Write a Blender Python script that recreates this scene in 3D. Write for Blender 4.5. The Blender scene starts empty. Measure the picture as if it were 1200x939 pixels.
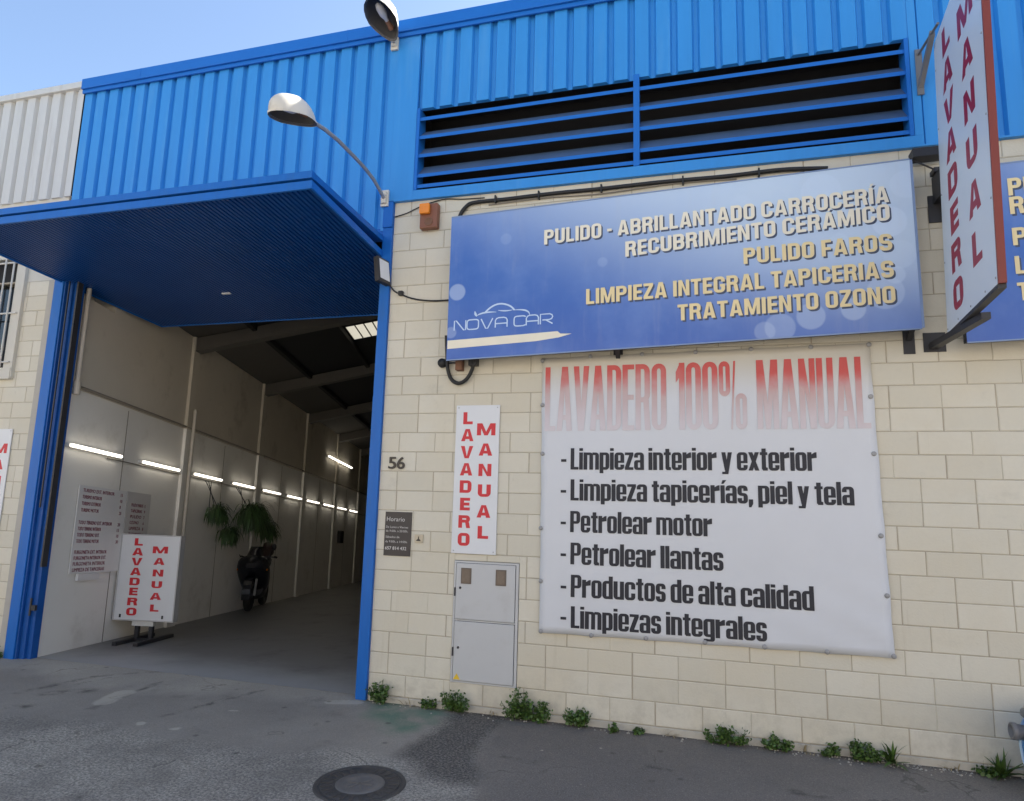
import bpy, bmesh, math, random
from mathutils import Vector, Matrix
random.seed(7)
sc = bpy.context.scene
col = sc.collection
R = math.radians

# ------------------------------------------------------------------ camera
FPX, CAM = 773.883, Vector((-1.81176, -6.31117, 1.91293))
YAW, PITCH, ROLL = 0.274721, 0.152914, 0.026836
cy, sy, cp, sp_, cr, sr = (math.cos(YAW), math.sin(YAW), math.cos(PITCH), math.sin(PITCH), math.cos(ROLL), math.sin(ROLL))
fwd = Vector((-sy * cp, cy * cp, sp_)); r0 = Vector((cy, sy, 0)); u0 = r0.cross(fwd)
rgt = cr * r0 + sr * u0; upv = -sr * r0 + cr * u0
cam = bpy.data.objects.new('camera', bpy.data.cameras.new('camera')); col.objects.link(cam)
m4 = Matrix((rgt, upv, -fwd)).transposed().to_4x4(); m4.translation = CAM
cam.matrix_world = m4
cam.data.sensor_width = 36; cam.data.lens = FPX / 1200 * 36
cam.data.clip_start = 0.05; cam.data.clip_end = 2000
sc.camera = cam

# ------------------------------------------------------------------ sky, sun, exposure
SUN_EL, SUN_AZ = 42.0, 42.0          # azimuth clockwise from +Y (behind the building, to the right)
w = bpy.data.worlds.new('World'); sc.world = w; w.use_nodes = True
nt = w.node_tree; nt.nodes.clear()
sky = nt.nodes.new('ShaderNodeTexSky'); sky.sky_type = 'NISHITA'; sky.sun_disc = False
sky.sun_elevation = R(SUN_EL); sky.sun_rotation = R(SUN_AZ)
sky.air_density = 1.0; sky.dust_density = 1.0; sky.ozone_density = 1.0
bg = nt.nodes.new('ShaderNodeBackground'); bg.inputs[1].default_value = 0.094
out = nt.nodes.new('ShaderNodeOutputWorld')
nt.links.new(sky.outputs[0], bg.inputs[0]); nt.links.new(bg.outputs[0], out.inputs[0])
sun = bpy.data.objects.new('sun', bpy.data.lights.new('sun', 'SUN')); col.objects.link(sun)
sun.data.energy = 5.0; sun.data.angle = R(0.5); sun.data.color = (1.0, 0.95, 0.87)
sd = Vector((math.sin(R(SUN_AZ)) * math.cos(R(SUN_EL)), math.cos(R(SUN_AZ)) * math.cos(R(SUN_EL)), math.sin(R(SUN_EL))))
sun.rotation_euler = sd.to_track_quat('Z', 'Y').to_euler()
vs = sc.view_settings
vs.view_transform = 'Standard'; vs.look = 'None'; vs.gamma = 1.0; vs.use_curve_mapping = False
vs.exposure = 1.7
sc.render.engine = 'CYCLES'
sc.cycles.use_denoising = True
sc.cycles.max_bounces = 8; sc.cycles.diffuse_bounces = 5; sc.cycles.glossy_bounces = 3
sc.cycles.sample_clamp_indirect = 6

# ------------------------------------------------------------------ materials
def lin(r, g, b):
    f = lambda c: (c / 12.92 if c <= 0.04045 else ((c + 0.055) / 1.055) ** 2.4)
    return (f(r / 255), f(g / 255), f(b / 255))

class NT:
    def __init__(s, name):
        s.m = bpy.data.materials.new(name); s.m.use_nodes = True
        s.t = s.m.node_tree; s.b = s.t.nodes['Principled BSDF']; s._c = None
    def n(s, typ, **kw):
        o = s.t.nodes.new(typ)
        for k, v in kw.items(): setattr(o, k, v)
        return o
    def l(s, a, b): s.t.links.new(a, b)
    def obj(s):
        if not s._c: s._c = s.n('ShaderNodeTexCoord').outputs['Object']
        return s._c
    def noise(s, scale, detail=4, rough=0.55, stretch=None, vec=None):
        o = s.n('ShaderNodeTexNoise'); o.inputs['Scale'].default_value = scale
        o.inputs['Detail'].default_value = detail; o.inputs['Roughness'].default_value = rough
        src = vec or s.obj()
        if stretch:
            mp = s.n('ShaderNodeMapping'); mp.inputs['Scale'].default_value = stretch
            s.l(src, mp.inputs[0]); src = mp.outputs[0]
        s.l(src, o.inputs['Vector']); return o.outputs[0]
    def ramp(s, fac, a, b):
        o = s.n('ShaderNodeMapRange'); o.interpolation_type = 'SMOOTHSTEP'
        o.inputs['From Min'].default_value = a; o.inputs['From Max'].default_value = b
        s.l(fac, o.inputs['Value']); return o.outputs[0]
    def math(s, op, a, b=None):
        o = s.n('ShaderNodeMath', operation=op)
        for i, v in enumerate((a, b)):
            if v is None: continue
            if isinstance(v, (int, float)): o.inputs[i].default_value = v
            else: s.l(v, o.inputs[i])
        return o.outputs[0]
    def mix(s, fac, a, b, mode='MIX'):
        o = s.n('ShaderNodeMix', data_type='RGBA', blend_type=mode)
        for sock, v in ((o.inputs[0], fac), (o.inputs[6], a), (o.inputs[7], b)):
            if isinstance(v, (int, float)): sock.default_value = v
            elif isinstance(v, tuple): sock.default_value = (*v[:3], 1)
            else: s.l(v, sock)
        return o.outputs[2]
    def bump(s, h, strength=0.3, dist=0.01):
        o = s.n('ShaderNodeBump'); o.inputs['Strength'].default_value = strength; o.inputs['Distance'].default_value = dist
        s.l(h, o.inputs['Height']); s.l(o.outputs[0], s.b.inputs['Normal'])
    def color(s, v):
        if isinstance(v, tuple): s.b.inputs['Base Color'].default_value = (*v[:3], 1)
        else: s.l(v, s.b.inputs['Base Color'])

def mat(name, c, rough=0.6, metal=0.0, var=0.12, scale=6.0, bump=0.0, bscale=60.0, stretch=None, spec=0.5, dirt=None, dirt_amt=0.0):
    n = NT(name)
    n.b.inputs['Roughness'].default_value = rough; n.b.inputs['Metallic'].default_value = metal
    n.b.inputs['Specular IOR Level'].default_value = spec
    f = n.noise(scale, 5, 0.6, stretch)
    dk = tuple(x * (1 - var) for x in c); lt = tuple(min(1, x * (1 + var)) for x in c)
    cc = n.mix(f, dk, lt)
    if dirt:
        d = n.ramp(n.noise(scale * 0.6 + 0.7, 6, 0.65, stretch), 0.52, 0.75)
        cc = n.mix(n.math('MULTIPLY', d, dirt_amt), cc, dirt)
    n.color(cc)
    if bump: n.bump(n.noise(bscale, 4, 0.6), bump)
    return n.m

def emit(name, c, strength):
    n = NT(name); n.b.inputs['Base Color'].default_value = (*c, 1)
    n.b.inputs['Emission Color'].default_value = (*c, 1); n.b.inputs['Emission Strength'].default_value = strength
    return n.m

M = {}
M['blue'] = mat('blue_paint', (0.030, 0.252, 0.64), 0.45, 0, 0.10, 1.6, 0, stretch=(6, 6, 0.5), dirt=(0.10, 0.32, 0.62), dirt_amt=0.3)
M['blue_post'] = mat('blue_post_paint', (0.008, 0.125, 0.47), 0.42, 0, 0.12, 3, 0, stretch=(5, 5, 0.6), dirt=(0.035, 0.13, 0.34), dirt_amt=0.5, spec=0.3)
M['blue_deep'] = mat('deep_blue_paint', (0.012, 0.145, 0.52), 0.45, 0, 0.08, 2, 0, spec=0.3)  # same paint as the cladding, a deeper tone on cap and louvre
M['dusty_blue'] = mat('dusty_blue_paint', (0.075, 0.13, 0.24), 0.7, 0, 0.2, 3, 0, spec=0.2)
M['blue_dark'] = mat('dark_blue_paint', (0.008, 0.075, 0.30), 0.40, 0, 0.2, 3, 0, spec=0.3, dirt=(0.05, 0.10, 0.2), dirt_amt=0.3)  # darker blue than the post front, used on its return
M['black_gap'] = mat('black_shadow_board', (0.012, 0.012, 0.014), 0.8)  # black base colour stands in for shade in gaps and voids
for k_ in ('blue', 'blue_post'):
    n_ = NT.__new__(NT); n_.m = M[k_]; n_.t = M[k_].node_tree; n_.b = n_.t.nodes['Principled BSDF']; n_._c = None
    n_.bump(n_.noise(1.4, 3, 0.5, (1, 1, 0.7)), 0.25, 0.05)
M['white_sheet'] = mat('weathered_white_sheet', (0.56, 0.555, 0.535), 0.5, 0, 0.06, 2, 0, stretch=(5, 5, 0.5), dirt=(0.40, 0.36, 0.31), dirt_amt=0.35)
M['white_plaster'] = mat('white_plaster', (0.58, 0.56, 0.50), 0.85, 0, 0.06, 3, 0.2, 40, dirt=(0.4, 0.36, 0.28), dirt_amt=0.3)
M['render_strip'] = mat('grey_render', (0.42, 0.40, 0.36), 0.9, 0, 0.14, 6, 0.3, 50)
M['steel'] = mat('galvanised_steel', (0.42, 0.43, 0.44), 0.45, 0.6, 0.12, 9)
M['dark_metal'] = mat('dark_metal', (0.035, 0.035, 0.04), 0.5, 0.2, 0.2, 9)
M['rubber'] = mat('black_rubber', (0.015, 0.015, 0.016), 0.65, 0, 0.1, 10)
M['grey_metal'] = mat('grey_painted_metal', (0.30, 0.30, 0.30), 0.5, 0, 0.12, 8)
M['lamp_shell'] = mat('weathered_lamp_shell', (0.62, 0.58, 0.50), 0.55, 0, 0.1, 6, dirt=(0.25, 0.2, 0.15), dirt_amt=0.5)
M['lamp_inside'] = mat('dirty_lamp_inside', (0.10, 0.10, 0.105), 0.5, 0.3, 0.25, 12)
M['bulb'] = mat('clear_bulb_glass', (0.55, 0.56, 0.58), 0.15, 0, 0.05, 4)
M['rust'] = mat('rusty_metal', (0.20, 0.10, 0.06), 0.8, 0, 0.3, 14, dirt=(0.06, 0.05, 0.05), dirt_amt=0.5)
M['redbrown'] = mat('red_brown_paint', (0.20, 0.035, 0.022), 0.5, 0, 0.1, 7)
M['sign_white'] = mat('white_sign_panel', (0.66, 0.68, 0.71), 0.35, 0, 0.025, 3, dirt=(0.52, 0.53, 0.55), dirt_amt=0.25)
M['proj_white'] = mat('pale_sign_panel', (0.70, 0.76, 0.82), 0.35, 0, 0.03, 3)
M['sign_red'] = mat('red_lettering', (0.58, 0.018, 0.030), 0.45, 0, 0.10, 8)
M['sign_crimson'] = mat('crimson_lettering', (0.34, 0.012, 0.045), 0.45, 0, 0.08, 8)
M['banner_ink'] = mat('black_ink', (0.016, 0.017, 0.026), 0.6, 0, 0.1, 8)
M['cream_ink'] = mat('cream_ink', (0.80, 0.745, 0.60), 0.5, 0, 0.06, 5)
M['yellow_ink'] = mat('yellow_ink', (0.78, 0.64, 0.35), 0.5, 0, 0.06, 5)
M['navy_ink'] = mat('navy_edge_ink', (0.05, 0.07, 0.13), 0.5, 0, 0.05, 5)
M['logo_ink'] = mat('pale_logo_ink', (0.52, 0.66, 0.86), 0.5, 0, 0.04, 5)
M['meter'] = mat('grey_meter_door', (0.50, 0.51, 0.52), 0.45, 0, 0.04, 4, dirt=(0.33, 0.31, 0.28), dirt_amt=0.3)
M['meter_glass'] = mat('brown_meter_window', (0.16, 0.12, 0.09), 0.2, 0, 0.35, 22)
M['plaque'] = mat('dark_plaque', (0.036, 0.030, 0.031), 0.4, 0, 0.1, 8)
M['plaque_ink'] = mat('pale_plaque_ink', (0.55, 0.54, 0.53), 0.5)
M['number'] = mat('brown_number', (0.045, 0.036, 0.028), 0.5)
M['alarm'] = mat('brown_alarm_case', (0.22, 0.085, 0.045), 0.45, 0, 0.1, 7)
M['orange'] = mat('orange_lens', (0.85, 0.26, 0.02), 0.25, 0, 0.1, 30)
M['beige'] = mat('beige_plastic', (0.52, 0.45, 0.33), 0.5)
M['yellow'] = mat('yellow_sticker', (0.75, 0.5, 0.03), 0.5)
M['inner_white'] = mat('white_inner_panel', (0.82, 0.80, 0.755), 0.6, 0, 0.05, 1.3, dirt=(0.33, 0.29, 0.23), dirt_amt=0.30)
M['inner_grey'] = mat('raw_inner_block', (0.62, 0.57, 0.48), 0.85, 0, 0.10, 1.2, 0.15, 30, dirt=(0.25, 0.21, 0.16), dirt_amt=0.5)
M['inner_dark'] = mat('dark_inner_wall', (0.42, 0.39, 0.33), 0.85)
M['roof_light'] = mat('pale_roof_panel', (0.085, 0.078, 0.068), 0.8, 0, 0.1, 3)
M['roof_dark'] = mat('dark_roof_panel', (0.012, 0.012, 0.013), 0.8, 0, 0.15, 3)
M['beam'] = mat('grey_beam', (0.10, 0.092, 0.08), 0.7, 0, 0.1, 4)
M['pipe'] = mat('pvc_pipe', (0.50, 0.46, 0.40), 0.5)
M['conduit'] = mat('grey_conduit', (0.26, 0.23, 0.19), 0.6)
M['fixture'] = mat('white_fixture', (0.6, 0.6, 0.58), 0.5)
M['tube'] = emit('fluorescent_tube', (1.0, 0.93, 0.80), 1.2)
M['board'] = mat('pale_price_board', (0.74, 0.73, 0.72), 0.4, 0, 0.04, 4)
M['board_dark'] = mat('grey_price_board', (0.58, 0.56, 0.54), 0.4, 0, 0.04, 4)
M['board_ink'] = mat('purple_ink', (0.24, 0.040, 0.075), 0.5)
M['leaf_in'] = mat('hanging_leaf', (0.030, 0.055, 0.018), 0.5, 0, 0.4, 8)
M['pot'] = mat('pale_pot', (0.60, 0.58, 0.52), 0.5)
M['moto_body'] = mat('black_bike_paint', (0.012, 0.013, 0.018), 0.25, 0, 0.1, 5)
M['moto_chrome'] = mat('bike_chrome', (0.5, 0.5, 0.52), 0.2, 1.0, 0.05, 5)
M['moto_glass'] = mat('bike_lens', (0.32, 0.34, 0.37), 0.1, 0, 0.05, 5)
M['moto_red'] = mat('dark_red_seat_back', (0.03, 0.010, 0.010), 0.4)
M['iron'] = mat('cast_iron', (0.075, 0.070, 0.066), 0.6, 0.3, 0.3, 25, 0.3, 120)
M['iron_worn'] = mat('worn_cast_iron', (0.17, 0.16, 0.15), 0.5, 0.35, 0.3, 14, 0.2, 90)
M['blue_plastic'] = mat('blue_plastic', (0.06, 0.24, 0.55), 0.3)
M['light_blue'] = mat('pale_blue_rim', (0.42, 0.58, 0.75), 0.3)
M['grey_plastic'] = mat('grey_plastic', (0.16, 0.16, 0.165), 0.45)
M['led_glass'] = mat('floodlight_glass', (0.72, 0.73, 0.74), 0.12, 0, 0.03, 4)
M['cable'] = mat('black_cable', (0.014, 0.014, 0.015), 0.6)
M['bars'] = mat('white_window_bars', (0.56, 0.55, 0.52), 0.5, 0, 0.06, 6)
M['win_glass'] = mat('dark_window_glass', (0.012, 0.015, 0.02), 0.08, 0, 0.1, 3)

def leaf_mat(name, c):
    n = NT(name); n.b.inputs['Roughness'].default_value = 0.5
    g = n.n('ShaderNodeNewGeometry').outputs['Random Per Island']
    n.color(n.mix(g, tuple(x * 0.55 for x in c), tuple(min(1, x * 1.5) for x in c)))
    return n.m
M['weed'] = leaf_mat('weed_leaf', (0.060, 0.115, 0.022))
M['fern'] = leaf_mat('fern_leaf', (0.042, 0.085, 0.026))

def block_mat():
    n = NT('cream_painted_block'); n.b.inputs['Roughness'].default_value = 0.8
    g = n.n('ShaderNodeNewGeometry').outputs['Random Per Island']
    base = n.mix(g, (0.605, 0.572, 0.475), (0.68, 0.647, 0.55))
    warm = n.ramp(n.noise(0.9, 4, 0.6), 0.42, 0.68)
    base = n.mix(n.math('MULTIPLY', warm, 0.55), base, (0.625, 0.565, 0.435))
    fine = n.noise(26, 5, 0.65)
    base = n.mix(n.math('MULTIPLY', fine, 0.20), base, (0.43, 0.40, 0.34))
    smudge = n.ramp(n.noise(2.6, 6, 0.7, (1, 1, 1.6)), 0.56, 0.80)
    base = n.mix(n.math('MULTIPLY', smudge, 0.34), base, (0.36, 0.34, 0.29))
    scuff = n.ramp(n.noise(4.2, 7, 0.75, (1.6, 1, 0.6)), 0.63, 0.74)
    base = n.mix(n.math('MULTIPLY', scuff, 0.42), base, (0.30, 0.285, 0.25))
    drip = n.ramp(n.noise(3.0, 5, 0.7, (4.0, 1, 0.22)), 0.58, 0.78)
    base = n.mix(n.math('MULTIPLY', drip, 0.22), base, (0.40, 0.35, 0.25))
    # splash dirt just above the ground
    sep = n.n('ShaderNodeSeparateXYZ'); n.l(n.obj(), sep.inputs[0])
    low = n.ramp(sep.outputs['Z'], 0.55, -0.05)
    low = n.math('MULTIPLY', low, n.ramp(n.noise(7, 6, 0.7), 0.40, 0.70))
    base = n.mix(n.math('MULTIPLY', low, 0.42), base, (0.36, 0.33, 0.27))
    n.color(base)
    n.bump(n.noise(55, 5, 0.7), 0.35, 0.006)
    return n.m
M['block'] = block_mat()
M['mortar'] = mat('mortar', (0.40, 0.35, 0.27), 0.9, 0, 0.35, 5, dirt=(0.52, 0.48, 0.39), dirt_amt=0.8)

# ------------------------------------------------------------------ mesh helpers
class MB:
    def __init__(s): s.v = []; s.f = []; s.sm = []
    def add(s, verts, faces, smooth=False):
        k = len(s.v); s.v += [tuple(v) for v in verts]
        for f in faces: s.f.append(tuple(i + k for i in f)); s.sm.append(smooth)
        return s
    def box(s, x0, y0, z0, x1, y1, z1, mx=None):
        vv = [Vector((x, y, z)) for z in (z0, z1) for y in (y0, y1) for x in (x0, x1)]
        if mx: vv = [mx @ v for v in vv]
        return s.add(vv, [(0, 2, 3, 1), (4, 5, 7, 6), (0, 1, 5, 4), (2, 6, 7, 3), (0, 4, 6, 2), (1, 3, 7, 5)])
    def quad(s, a, b, c, d): return s.add([a, b, c, d], [(0, 1, 2, 3)])
    def hexa(s, a, b):                 # two matching quads -> closed block
        return s.add(list(a) + list(b), [(3, 2, 1, 0), (4, 5, 6, 7), (0, 1, 5, 4), (1, 2, 6, 5), (2, 3, 7, 6), (3, 0, 4, 7)])
    def tube(s, pts, r, n=10, cap=True, smooth=True):
        pts = [Vector(p) for p in pts]; rings = []; N = None
        rs = r if isinstance(r, (list, tuple)) else [r] * len(pts)
        for i, p in enumerate(pts):
            d = (pts[min(i + 1, len(pts) - 1)] - pts[max(i - 1, 0)]).normalized()
            if N is None: N = d.orthogonal().normalized()
            else: N = (N - d * N.dot(d)).normalized()
            B = d.cross(N)
            rings.append([p + (N * math.cos(2 * math.pi * k / n) + B * math.sin(2 * math.pi * k / n)) * rs[i] for k in range(n)])
        vv = [v for ring in rings for v in ring]; ff = []
        for i in range(len(pts) - 1):
            for k in range(n):
                a, b = i * n + k, i * n + (k + 1) % n
                ff.append((a, b, b + n, a + n))
        s.add(vv, ff, smooth)
        if cap:
            s.add(rings[0], [tuple(reversed(range(n)))]); s.add(rings[-1], [tuple(range(n))])
        return s
    def lathe(s, prof, mx, n=20, smooth=True, cap=True):  # prof: (radius, height) along local z
        vv = [mx @ Vector((r * math.cos(2 * math.pi * k / n), r * math.sin(2 * math.pi * k / n), h)) for r, h in prof for k in range(n)]
        ff = []
        for i in range(len(prof) - 1):
            for k in range(n):
                a, b = i * n + k, i * n + (k + 1) % n
                ff.append((a, b, b + n, a + n))
        s.add(vv, ff, smooth)
        if cap:
            for i, rev in ((0, True), (len(prof) - 1, False)):
                if prof[i][0] > 1e-4:
                    ring = vv[i * n:(i + 1) * n]; idx = tuple(range(n))
                    s.add(ring, [idx[::-1] if rev else idx])
        return s
    def prism(s, poly, mx, depth):     # poly in local xy, extruded along local z by depth
        k = len(poly)
        a = [mx @ Vector((x, y, 0)) for x, y in poly]; b = [mx @ Vector((x, y, depth)) for x, y in poly]
        s.add(a + b, [tuple(reversed(range(k))), tuple(range(k, 2 * k))] + [(i, (i + 1) % k, (i + 1) % k + k, i + k) for i in range(k)])
        return s
    def build(s, name, m, parent=None, bevel=0.0, local=False):
        me = bpy.data.meshes.new(name)
        off = Vector((0, 0, 0))
        if parent is not None and not local:
            p = parent
            while p: off += p.location; p = p.parent
        me.from_pydata([tuple(Vector(v) - off) for v in s.v], [], s.f)
        me.polygons.foreach_set('use_smooth', s.sm)
        me.materials.append(m); me.update()
        o = bpy.data.objects.new(name, me); col.objects.link(o)
        if parent is not None: o.parent = parent
        if bevel:
            b = o.modifiers.new('bevel', 'BEVEL'); b.width = bevel; b.segments = 2; b.limit_method = 'ANGLE'
        return o

def tag(o, label, cat, group=None, kind=None):
    if label: o['label'] = label
    if cat: o['category'] = cat
    if group: o['group'] = group
    if kind: o['kind'] = kind
    return o
def thing(name, loc, label, cat, group=None):
    o = bpy.data.objects.new(name, None); col.objects.link(o); o.location = loc; o.empty_display_size = 0.2
    return tag(o, label, cat, group)

# ------------------------------------------------------------------ lettering: block letters built from strokes
def rrect(x0, y0, x1, y1, rx, ry, n=5):
    c = {}
    for key, cx, cy_, a in (('TR', x1 - rx, y1 - ry, 0), ('TL', x0 + rx, y1 - ry, 90), ('BL', x0 + rx, y0 + ry, 180), ('BR', x1 - rx, y0 + ry, 270)):
        c[key] = [(cx + rx * math.cos(R(a + 90 * i / n)), cy_ + ry * math.sin(R(a + 90 * i / n))) for i in range(n + 1)]
    return c
def bowl(x0, y0, x1, y1, tv, th, r, seq, start=None, end=None, cw=False):
    ro = min(r, (x1 - x0) / 2, (y1 - y0) / 2); 
    rix = max(ro - tv, 0.004); riy = max(ro - th, 0.004)
    rix = min(rix, (x1 - x0 - 2 * tv) / 2 * 0.999); riy = min(riy, (y1 - y0 - 2 * th) / 2 * 0.999)
    O = rrect(x0, y0, x1, y1, ro, ro); I = rrect(x0 + tv, y0 + th, x1 - tv, y1 - th, max(rix, 0.003), max(riy, 0.003))
    po, pi = [], []
    def endp(e):
        sd_, v = e
        return {'R': ((x1, v), (x1 - tv, v)), 'L': ((x0, v), (x0 + tv, v)), 'T': ((v, y1), (v, y1 - th)), 'B': ((v, y0), (v, y0 + th))}[sd_]
    if start: a, b = endp(start); po.append(a); pi.append(b)
    for k in seq:
        oo, ii = O[k], I[k]
        if cw: oo, ii = oo[::-1], ii[::-1]
        po += oo; pi += ii
    if end: a, b = endp(end); po.append(a); pi.append(b)
    n = len(po); polys = []
    for i in range(n - 1): polys.append([po[i], po[i + 1], pi[i + 1], pi[i]])
    if not start: polys.append([po[-1], po[0], pi[0], pi[-1]])
    return polys
def rc(x0, y0, x1, y1): return [[(x0, y0), (x1, y0), (x1, y1), (x0, y1)]]
ALL = ['TR', 'TL', 'BL', 'BR']
def glyph(ch, S):
    """polygons and advance width of one letter, cap height 1"""
    W, tv, th, r, xh, wl = S['W'], S['tv'], S['th'], S['r'], S.get('xh', 0.8), S.get('wl', S['W'])
    acc = {'Í': 'I', 'Á': 'A', 'í': 'i', 'á': 'a', 'É': 'E'}
    if ch in acc:
        p, wd = glyph(acc[ch], S)
        if ch in 'íá':
            y = xh + 0.06
            if ch == 'í': p = p[:1]
        else: y = 1.06
        return p + [[(wd / 2 - 0.05, y), (wd / 2 + 0.04, y), (wd / 2 + 0.17, y + 0.17), (wd / 2 + 0.0, y + 0.17)]], wd
    if ch == ' ': return [], S.get('space', 0.26)
    if ch == 'A':
        w = W * 1.12; t = tv * 1.05; a = 0.55 * t
        L = [(0, 0), (t, 0), (w / 2 + 0.02, 0.90), (w / 2 + 0.02, 1), (w / 2 - a, 1)]
        f = (0.36 - 0) / 0.9
        return [L, [(w - x, y) for x, y in L][::-1]] + rc(t * 0.55 + (w / 2 - t) * 0.2, 0.17, w - t * 0.55 - (w / 2 - t) * 0.2, 0.17 + th), w
    if ch == 'V':
        w = W * 1.12; t = tv * 1.05; a = 0.55 * t
        L = [(0, 1), (w / 2 - a, 0), (w / 2 + 0.02, 0), (w / 2 + 0.02, 0.1), (t, 1)]
        return [L, [(w - x, y) for x, y in L][::-1]], w
    if ch == 'B': return rc(0, 0, tv, 1) + bowl(0, 0.5 - th / 2, W, 1, tv, th, r, ['BR', 'TR'], ('B', tv / 2), ('T', tv / 2)) + bowl(0, 0, W * 1.02, 0.5 + th / 2, tv, th, r, ['BR', 'TR'], ('B', tv / 2), ('T', tv / 2)), W * 1.02
    if ch == 'C': return bowl(0, 0, W, 1, tv, th, r, ALL, ('R', 0.64), ('R', 0.36)), W
    if ch == 'D': return rc(0, 0, tv, 1) + bowl(0, 0, W, 1, tv, th, r, ['BR', 'TR'], ('B', tv / 2), ('T', tv / 2)), W
    if ch == 'E': return rc(0, 0, tv, 1) + rc(tv, 0, W * 0.82, th) + rc(tv, 0.5 - th / 2, W * 0.78, 0.5 + th / 2) + rc(tv, 1 - th, W * 0.82, 1), W * 0.82
    if ch == 'F': return rc(0, 0, tv, 1) + rc(tv, 0.46 - th / 2, W * 0.76, 0.46 + th / 2) + rc(tv, 1 - th, W * 0.8, 1), W * 0.8
    if ch == 'G': return bowl(0, 0, W, 1, tv, th, r, ALL, ('R', 0.66), ('R', 0.48)) + rc(W * 0.55, 0.52 - th * 0.9, W, 0.52), W
    if ch == 'H': return rc(0, 0, tv, 1) + rc(W - tv, 0, W, 1) + rc(tv, 0.5 - th / 2, W - tv, 0.5 + th / 2), W
    if ch == 'I': return rc(0, 0, tv, 1), tv
    if ch == 'L': return rc(0, 0, tv, 1) + rc(tv, 0, W * 0.8, th), W * 0.8
    if ch == 'M':
        w = W * 1.34; t = tv * 0.92; b = t * 0.42
        return rc(0, 0, t, 1) + rc(w - t, 0, w, 1) + [[(t * 0.4, 1), (w / 2 - b, 0), (w / 2 + b, 0), (t * 1.25, 1)], [(w - t * 1.25, 1), (w / 2 - b, 0), (w / 2 + b, 0), (w - t * 0.4, 1)]], w
    if ch == 'N':
        t = tv * 0.95
        return rc(0, 0, t, 1) + rc(W - t, 0, W, 1) + [[(t * 0.4, 1), (W - t * 1.05, 0), (W - t * 0.4, 0), (t * 1.05, 1)]], W
    if ch in 'O0': return bowl(0, 0, W, 1, tv, th, r, ALL), W
    if ch == 'P': return rc(0, 0, tv, 1) + bowl(0, 0.40, W, 1, tv, th, r, ['BR', 'TR'], ('B', tv / 2), ('T', tv / 2)), W
    if ch == 'R': return rc(0, 0, tv, 1) + bowl(0, 0.42, W, 1, tv, th, r, ['BR', 'TR'], ('B', tv / 2), ('T', tv / 2)) + [[(W - tv * 1.25, 0.46), (W * 1.03 - tv, 0), (W * 1.03, 0), (W - tv * 0.25, 0.46)]], W * 1.03
    if ch in 'Ss':
        H = 1 if ch == 'S' else xh; w = W if ch == 'S' else wl * 0.92; k = H / 2
        return bowl(0, k - th / 2, w, H, tv, th * 1.05, r, ['TR', 'TL', 'BL'], ('R', H * 0.70), ('B', w * 0.55)) + bowl(0, 0, w, k + th / 2, tv, th * 1.05, r, ['TR', 'BR', 'BL'], ('T', w * 0.45), ('L', H * 0.30), cw=True), w
    if ch == 'T': return rc(W * 0.46 - tv / 2, 0, W * 0.46 + tv / 2, 1 - th) + rc(0, 1 - th, W * 0.92, 1), W * 0.92
    if ch == 'U': return bowl(0, 0, W, 1.0, tv, th, r, ['BL', 'BR'], ('L', 1), ('R', 1)), W
    if ch == 'X': return [[(0, 0), (tv, 0), (W, 1), (W - tv, 1)], [(0, 1), (tv, 1), (W, 0), (W - tv, 0)]], W
    if ch == 'Y': return rc(W / 2 - tv / 2, 0, W / 2 + tv / 2, 0.45) + [[(0, 1), (W / 2 - tv / 2, 0.4), (W / 2 + tv / 2, 0.4), (tv, 1)], [(W - tv, 1), (W / 2 - tv / 2, 0.4), (W / 2 + tv / 2, 0.4), (W, 1)]], W
    if ch == 'Z':
        w = W * 0.9
        return rc(0, 0, w, th) + rc(0, 1 - th, w, 1) + [[(0, th), (tv * 1.1, th), (w, 1 - th), (w - tv * 1.1, 1 - th)]], w
    if ch == '1': return rc(W * 0.22, 0, W * 0.22 + tv, 1) + [[(0, 0.70), (W * 0.24, 0.78), (W * 0.24, 0.98), (0, 0.86)]], W * 0.22 + tv
    if ch == '%':
        w = W * 0.72
        return bowl(0, 0.48, w, 1, tv * 0.75, th, r, ALL) + [[(w * 1.0, 0), (w * 1.0 + 0.03, 0), (w * 1.5, 1), (w * 1.5 - 0.03, 1)]] + bowl(w * 1.45, 0, w * 2.45, 0.52, tv * 0.75, th, r, ALL), w * 2.45
    if ch == '-': return rc(0, 0.36, 0.27, 0.36 + th), 0.27
    if ch == ',': return rc(0, 0, tv, 0.19) + [[(0, 0), (tv, 0), (tv * 0.55, -0.16), (0, -0.16)]], tv
    # lower case
    w = wl
    if ch == 'i': return rc(0, 0, tv, xh) + rc(0, 0.87, tv, 1), tv
    if ch == 'l': return rc(0, 0, tv, 1), tv
    if ch == 'n': return rc(0, 0, tv, xh) + bowl(0, 0, w, xh, tv, th, r, ['TR'], ('R', 0), ('T', tv * 0.8)), w
    if ch == 'm': return rc(0, 0, tv, xh) + bowl(0, 0, w, xh, tv, th, r, ['TR'], ('R', 0), ('T', tv * 0.8)) + bowl(w - tv, 0, 2 * w - tv, xh, tv, th, r, ['TR'], ('R', 0), ('T', w - tv * 0.2)), 2 * w - tv
    if ch == 'r': return rc(0, 0, tv, xh) + [[(tv, xh * 0.66), (w * 0.84, xh * 0.70), (w * 0.84, xh), (w * 0.66, xh * 0.99), (tv, xh * 0.88)]], w * 0.84
    if ch == 'p': return rc(0, -0.16, tv, xh) + bowl(0, 0, w, xh, tv, th, r, ALL), w
    if ch == 'd': return rc(w - tv, 0, w, 1) + bowl(0, 0, w, xh, tv, th, r, ALL), w
    if ch == 'o': return bowl(0, 0, w, xh, tv, th, r, ALL), w
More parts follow.
